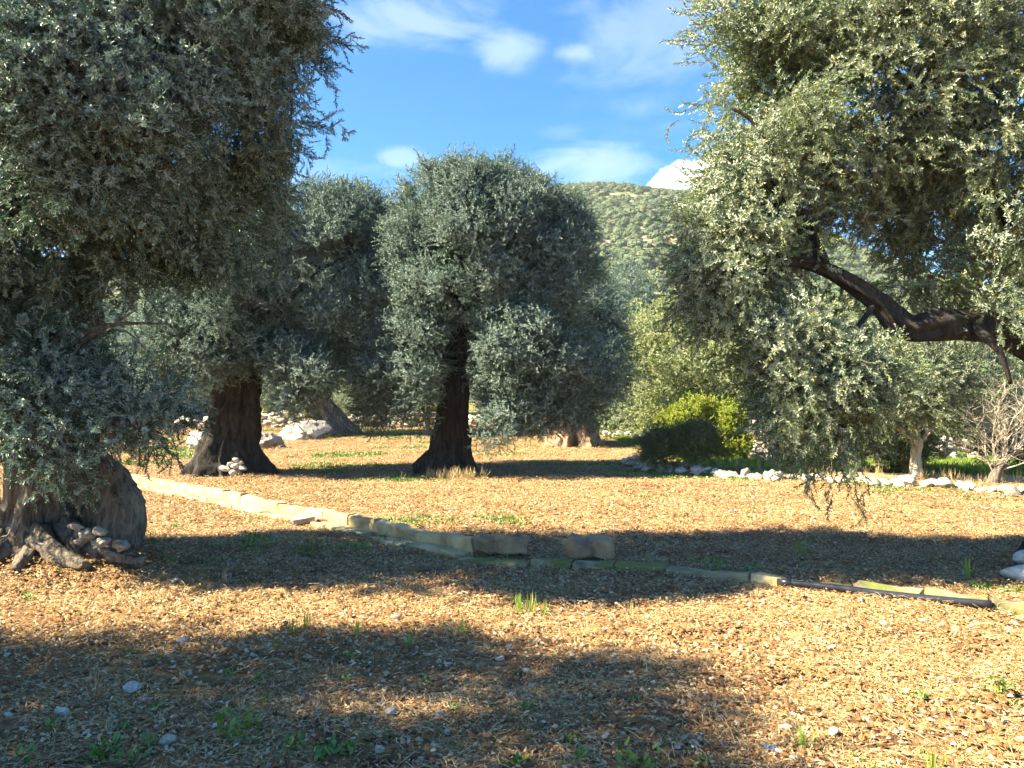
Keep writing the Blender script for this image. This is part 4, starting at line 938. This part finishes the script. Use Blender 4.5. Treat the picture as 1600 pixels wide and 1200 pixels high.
for k, (px, py, s, kd) in enumerate(weeds):
    p = gp(px, py); me = (W_low, W_tall, W_gr)[kd][k % 3]
    col_ = ('straight below the hollow trunk' if px < 220 else 'below the flared trunk' if px < 440 else 'below the centre trunk' if px < 740 else 'below the loose blocks' if px < 960 else 'below the yellow bush' if px < 1230 else 'below the pipe')
    zone = 'beside the hollow split trunk' if px < 400 and 790 < py < 870 else 'behind the sunlit kerb' if py < 840 else 'by the black pipe' if py < 920 and px > 1200 else 'at the picture foot, ' + col_ if py > 1150 and px < 1240 else 'in the near shade, ' + col_ if py > 1020 and px < 1240 else 'on sunlit soil near the right edge' if px > 1240 else 'in the narrow sunlit strip' if 960 < py < 1012 else 'on the middle soil, ' + col_
    lab, grp = (('leafy green seedling growing from the tilled soil', 'weeds in the soil') if kd == 0 else ('taller bushy green weed standing in the soil', 'bushy weeds') if kd == 1 else ('thin upright tuft of green grass in the soil', 'grass tufts'))
    lab = ' '.join(lab.replace(' growing from the tilled soil', '').replace(' standing in the soil', '').replace(' in the soil', '').split()) + ' ' + zone
    tag(link('weed' if kd < 2 else 'grass_tuft', me, None, (p.x, p.y, gz(p.x, p.y)), (0, 0, k * 1.7), (s,) * 3), lab, 'weed' if kd < 2 else 'grass tuft', grp)
S_grass = scatter_group('grass tufts', sources('grass', [rosette(530 + i, 34, .14, .007, (.5, 1.4), (M_grass,)) for i in range(4)]))
S_weedm = scatter_group('weed mats', sources('weeds', [rosette(540 + i, 22, .035, .02, (.1, 1.1), (M_weed,), .05, .02) for i in range(4)]))
R_ = np.random.default_rng(12); x = R_.uniform(2.5, 26, 26000); y = R_.uniform(13, 32, 26000)
k = (y > edge_y(x) + np.where(x > 6.5, 1.7, .25)) & (fbm(x * .7, y * .7, 3, 8) > -.12); x, y = x[k], y[k]; m = len(x)
tag(scatter('grass', np.stack([x, y, ground_h(x, y) - .01], -1), np.stack([R_.normal(0, .1, m), R_.normal(0, .1, m), R_.uniform(0, 6, m)], -1), R_.uniform(.7, 1.5, m), S_grass, 4), 'bright green grass growing beyond the stone edging', 'grass', kind='stuff')
x = R_.uniform(-14, 12, 30000); y = R_.uniform(3, 40, 30000); f = fbm(x * .45, y * .8, 3, 55)
green_zone = ((x + 2.1) ** 2 / 1.2 + (y - 15.6) ** 2 / .25 < 1) | ((x - 3.1) ** 2 / 1.5 + (y - 16.2) ** 2 / .8 < 1) | ((x + 2.5) ** 2 / 2 + (y - 8.4) ** 2 / .3 < .6)
k = (f > np.where(y > 17.8, .13, np.where(y < 9, .27, .22))) | green_zone; k &= (y < edge_y(x)) & (np.abs(x) < y * .75 + 2); x, y = x[k], y[k]; m = len(x)
tag(scatter('ground_weeds', np.stack([x, y, ground_h(x, y)], -1), np.stack([0 * x, 0 * x, R_.uniform(0, 6, m)], -1), R_.uniform(.6, 1.3, m) * (1 + y / 40), S_weedm, 4), 'patches of low green weeds sprouting through the litter', 'weeds', kind='stuff')
# dry pale stems before the centre trunk and along the edging
S_dry = scatter_group('dry stems', sources('dry', [rosette(550 + i, 18, .28, .006, (.5, 1.5), (M_straw,)) for i in range(4)]))
x = np.concatenate([R_.normal(-1.15, .35, 60), R_.uniform(3.2, 12, 90), R_.uniform(-6, 6, 60)]); y = np.concatenate([R_.normal(15.7, .25, 60), np.zeros(90), R_.uniform(3, 9, 60)])
y[60:150] = edge_y(x[60:150]) + R_.normal(.2, .35, 90); m = len(x)
tag(scatter('dry_grass', np.stack([x, y, ground_h(x, y)], -1), np.stack([0 * x, 0 * x, R_.uniform(0, 6, m)], -1), R_.uniform(.35, 1.1, m) * np.where(y < 9, .5, 1), S_dry, 4), 'pale dry grass stems by the centre trunk and the edging', 'dry grass', kind='stuff')

# ------------------------------------------------------------------ hillside scrub
def clump_mesh(seed):
    R = random.Random(seed); mb = MB()
    for i in range(150):
        v = Vector((R.gauss(0, 1), R.gauss(0, 1), abs(R.gauss(0, .8)))).normalized() * R.uniform(.7, 1.0) * (1 + .3 * mn.noise(Vector((seed, i * .1, 0))))
        a = Vector((R.gauss(0, 1), R.gauss(0, 1), R.gauss(0, 1))).normalized(); b_ = v.cross(a).normalized(); a = (a - v.normalized() * a.dot(v.normalized()) * .7).normalized(); s = R.uniform(.13, .26)
        c_ = Vector((v.x, v.y, v.z * .9)); mb.add([c_ - a * s, c_ + b_ * s * .6, c_ + a * s, c_ - b_ * s * .6], [(0, 1, 2, 3)], R.random())
    bm = bmesh.new(); bmesh.ops.create_icosphere(bm, subdivisions=2, radius=.78)
    for v in bm.verts: v.co *= 1 + .25 * mn.noise(v.co * 2 + Vector((seed, 0, 0)))
    mb.add([v.co[:] for v in bm.verts], [[v.index for v in f.verts] for f in bm.faces], .3); bm.free()
    return mb.mesh('scrub', [M_leaf_hill])
S_scrub = scatter_group('hill scrub', sources('scrub', [clump_mesh(i) for i in range(5)]))
R_ = np.random.default_rng(14); n = 95000; x = R_.uniform(-420, 420, n); y = R_.uniform(95, 500, n)
f = fbm(x * .03, y * .03, 4, 61); tt = (y - 90) / (RID - 90); k = (R_.random(n) < np.clip(.68 + 3.0 * f + .65 * np.clip(tt - .5, 0, .5) * 2, .06, 1)) & (np.abs(x) < y * .95 + 20); x, y = x[k], y[k]; m = len(x)
s = (.5 + 2.4 * R_.random(m) ** 2.2) * (1 + .6 * f[k])
tag(scatter('hill_scrub', np.stack([x, y, hill_h(x, y) + s * .1], -1), np.stack([R_.normal(0, .1, m), R_.normal(0, .1, m), R_.uniform(0, 6, m)], -1), np.stack([s * 1.2, s * 1.2, s], -1), S_scrub, 5), 'scrub and small trees covering the hillside', 'scrub', kind='stuff')
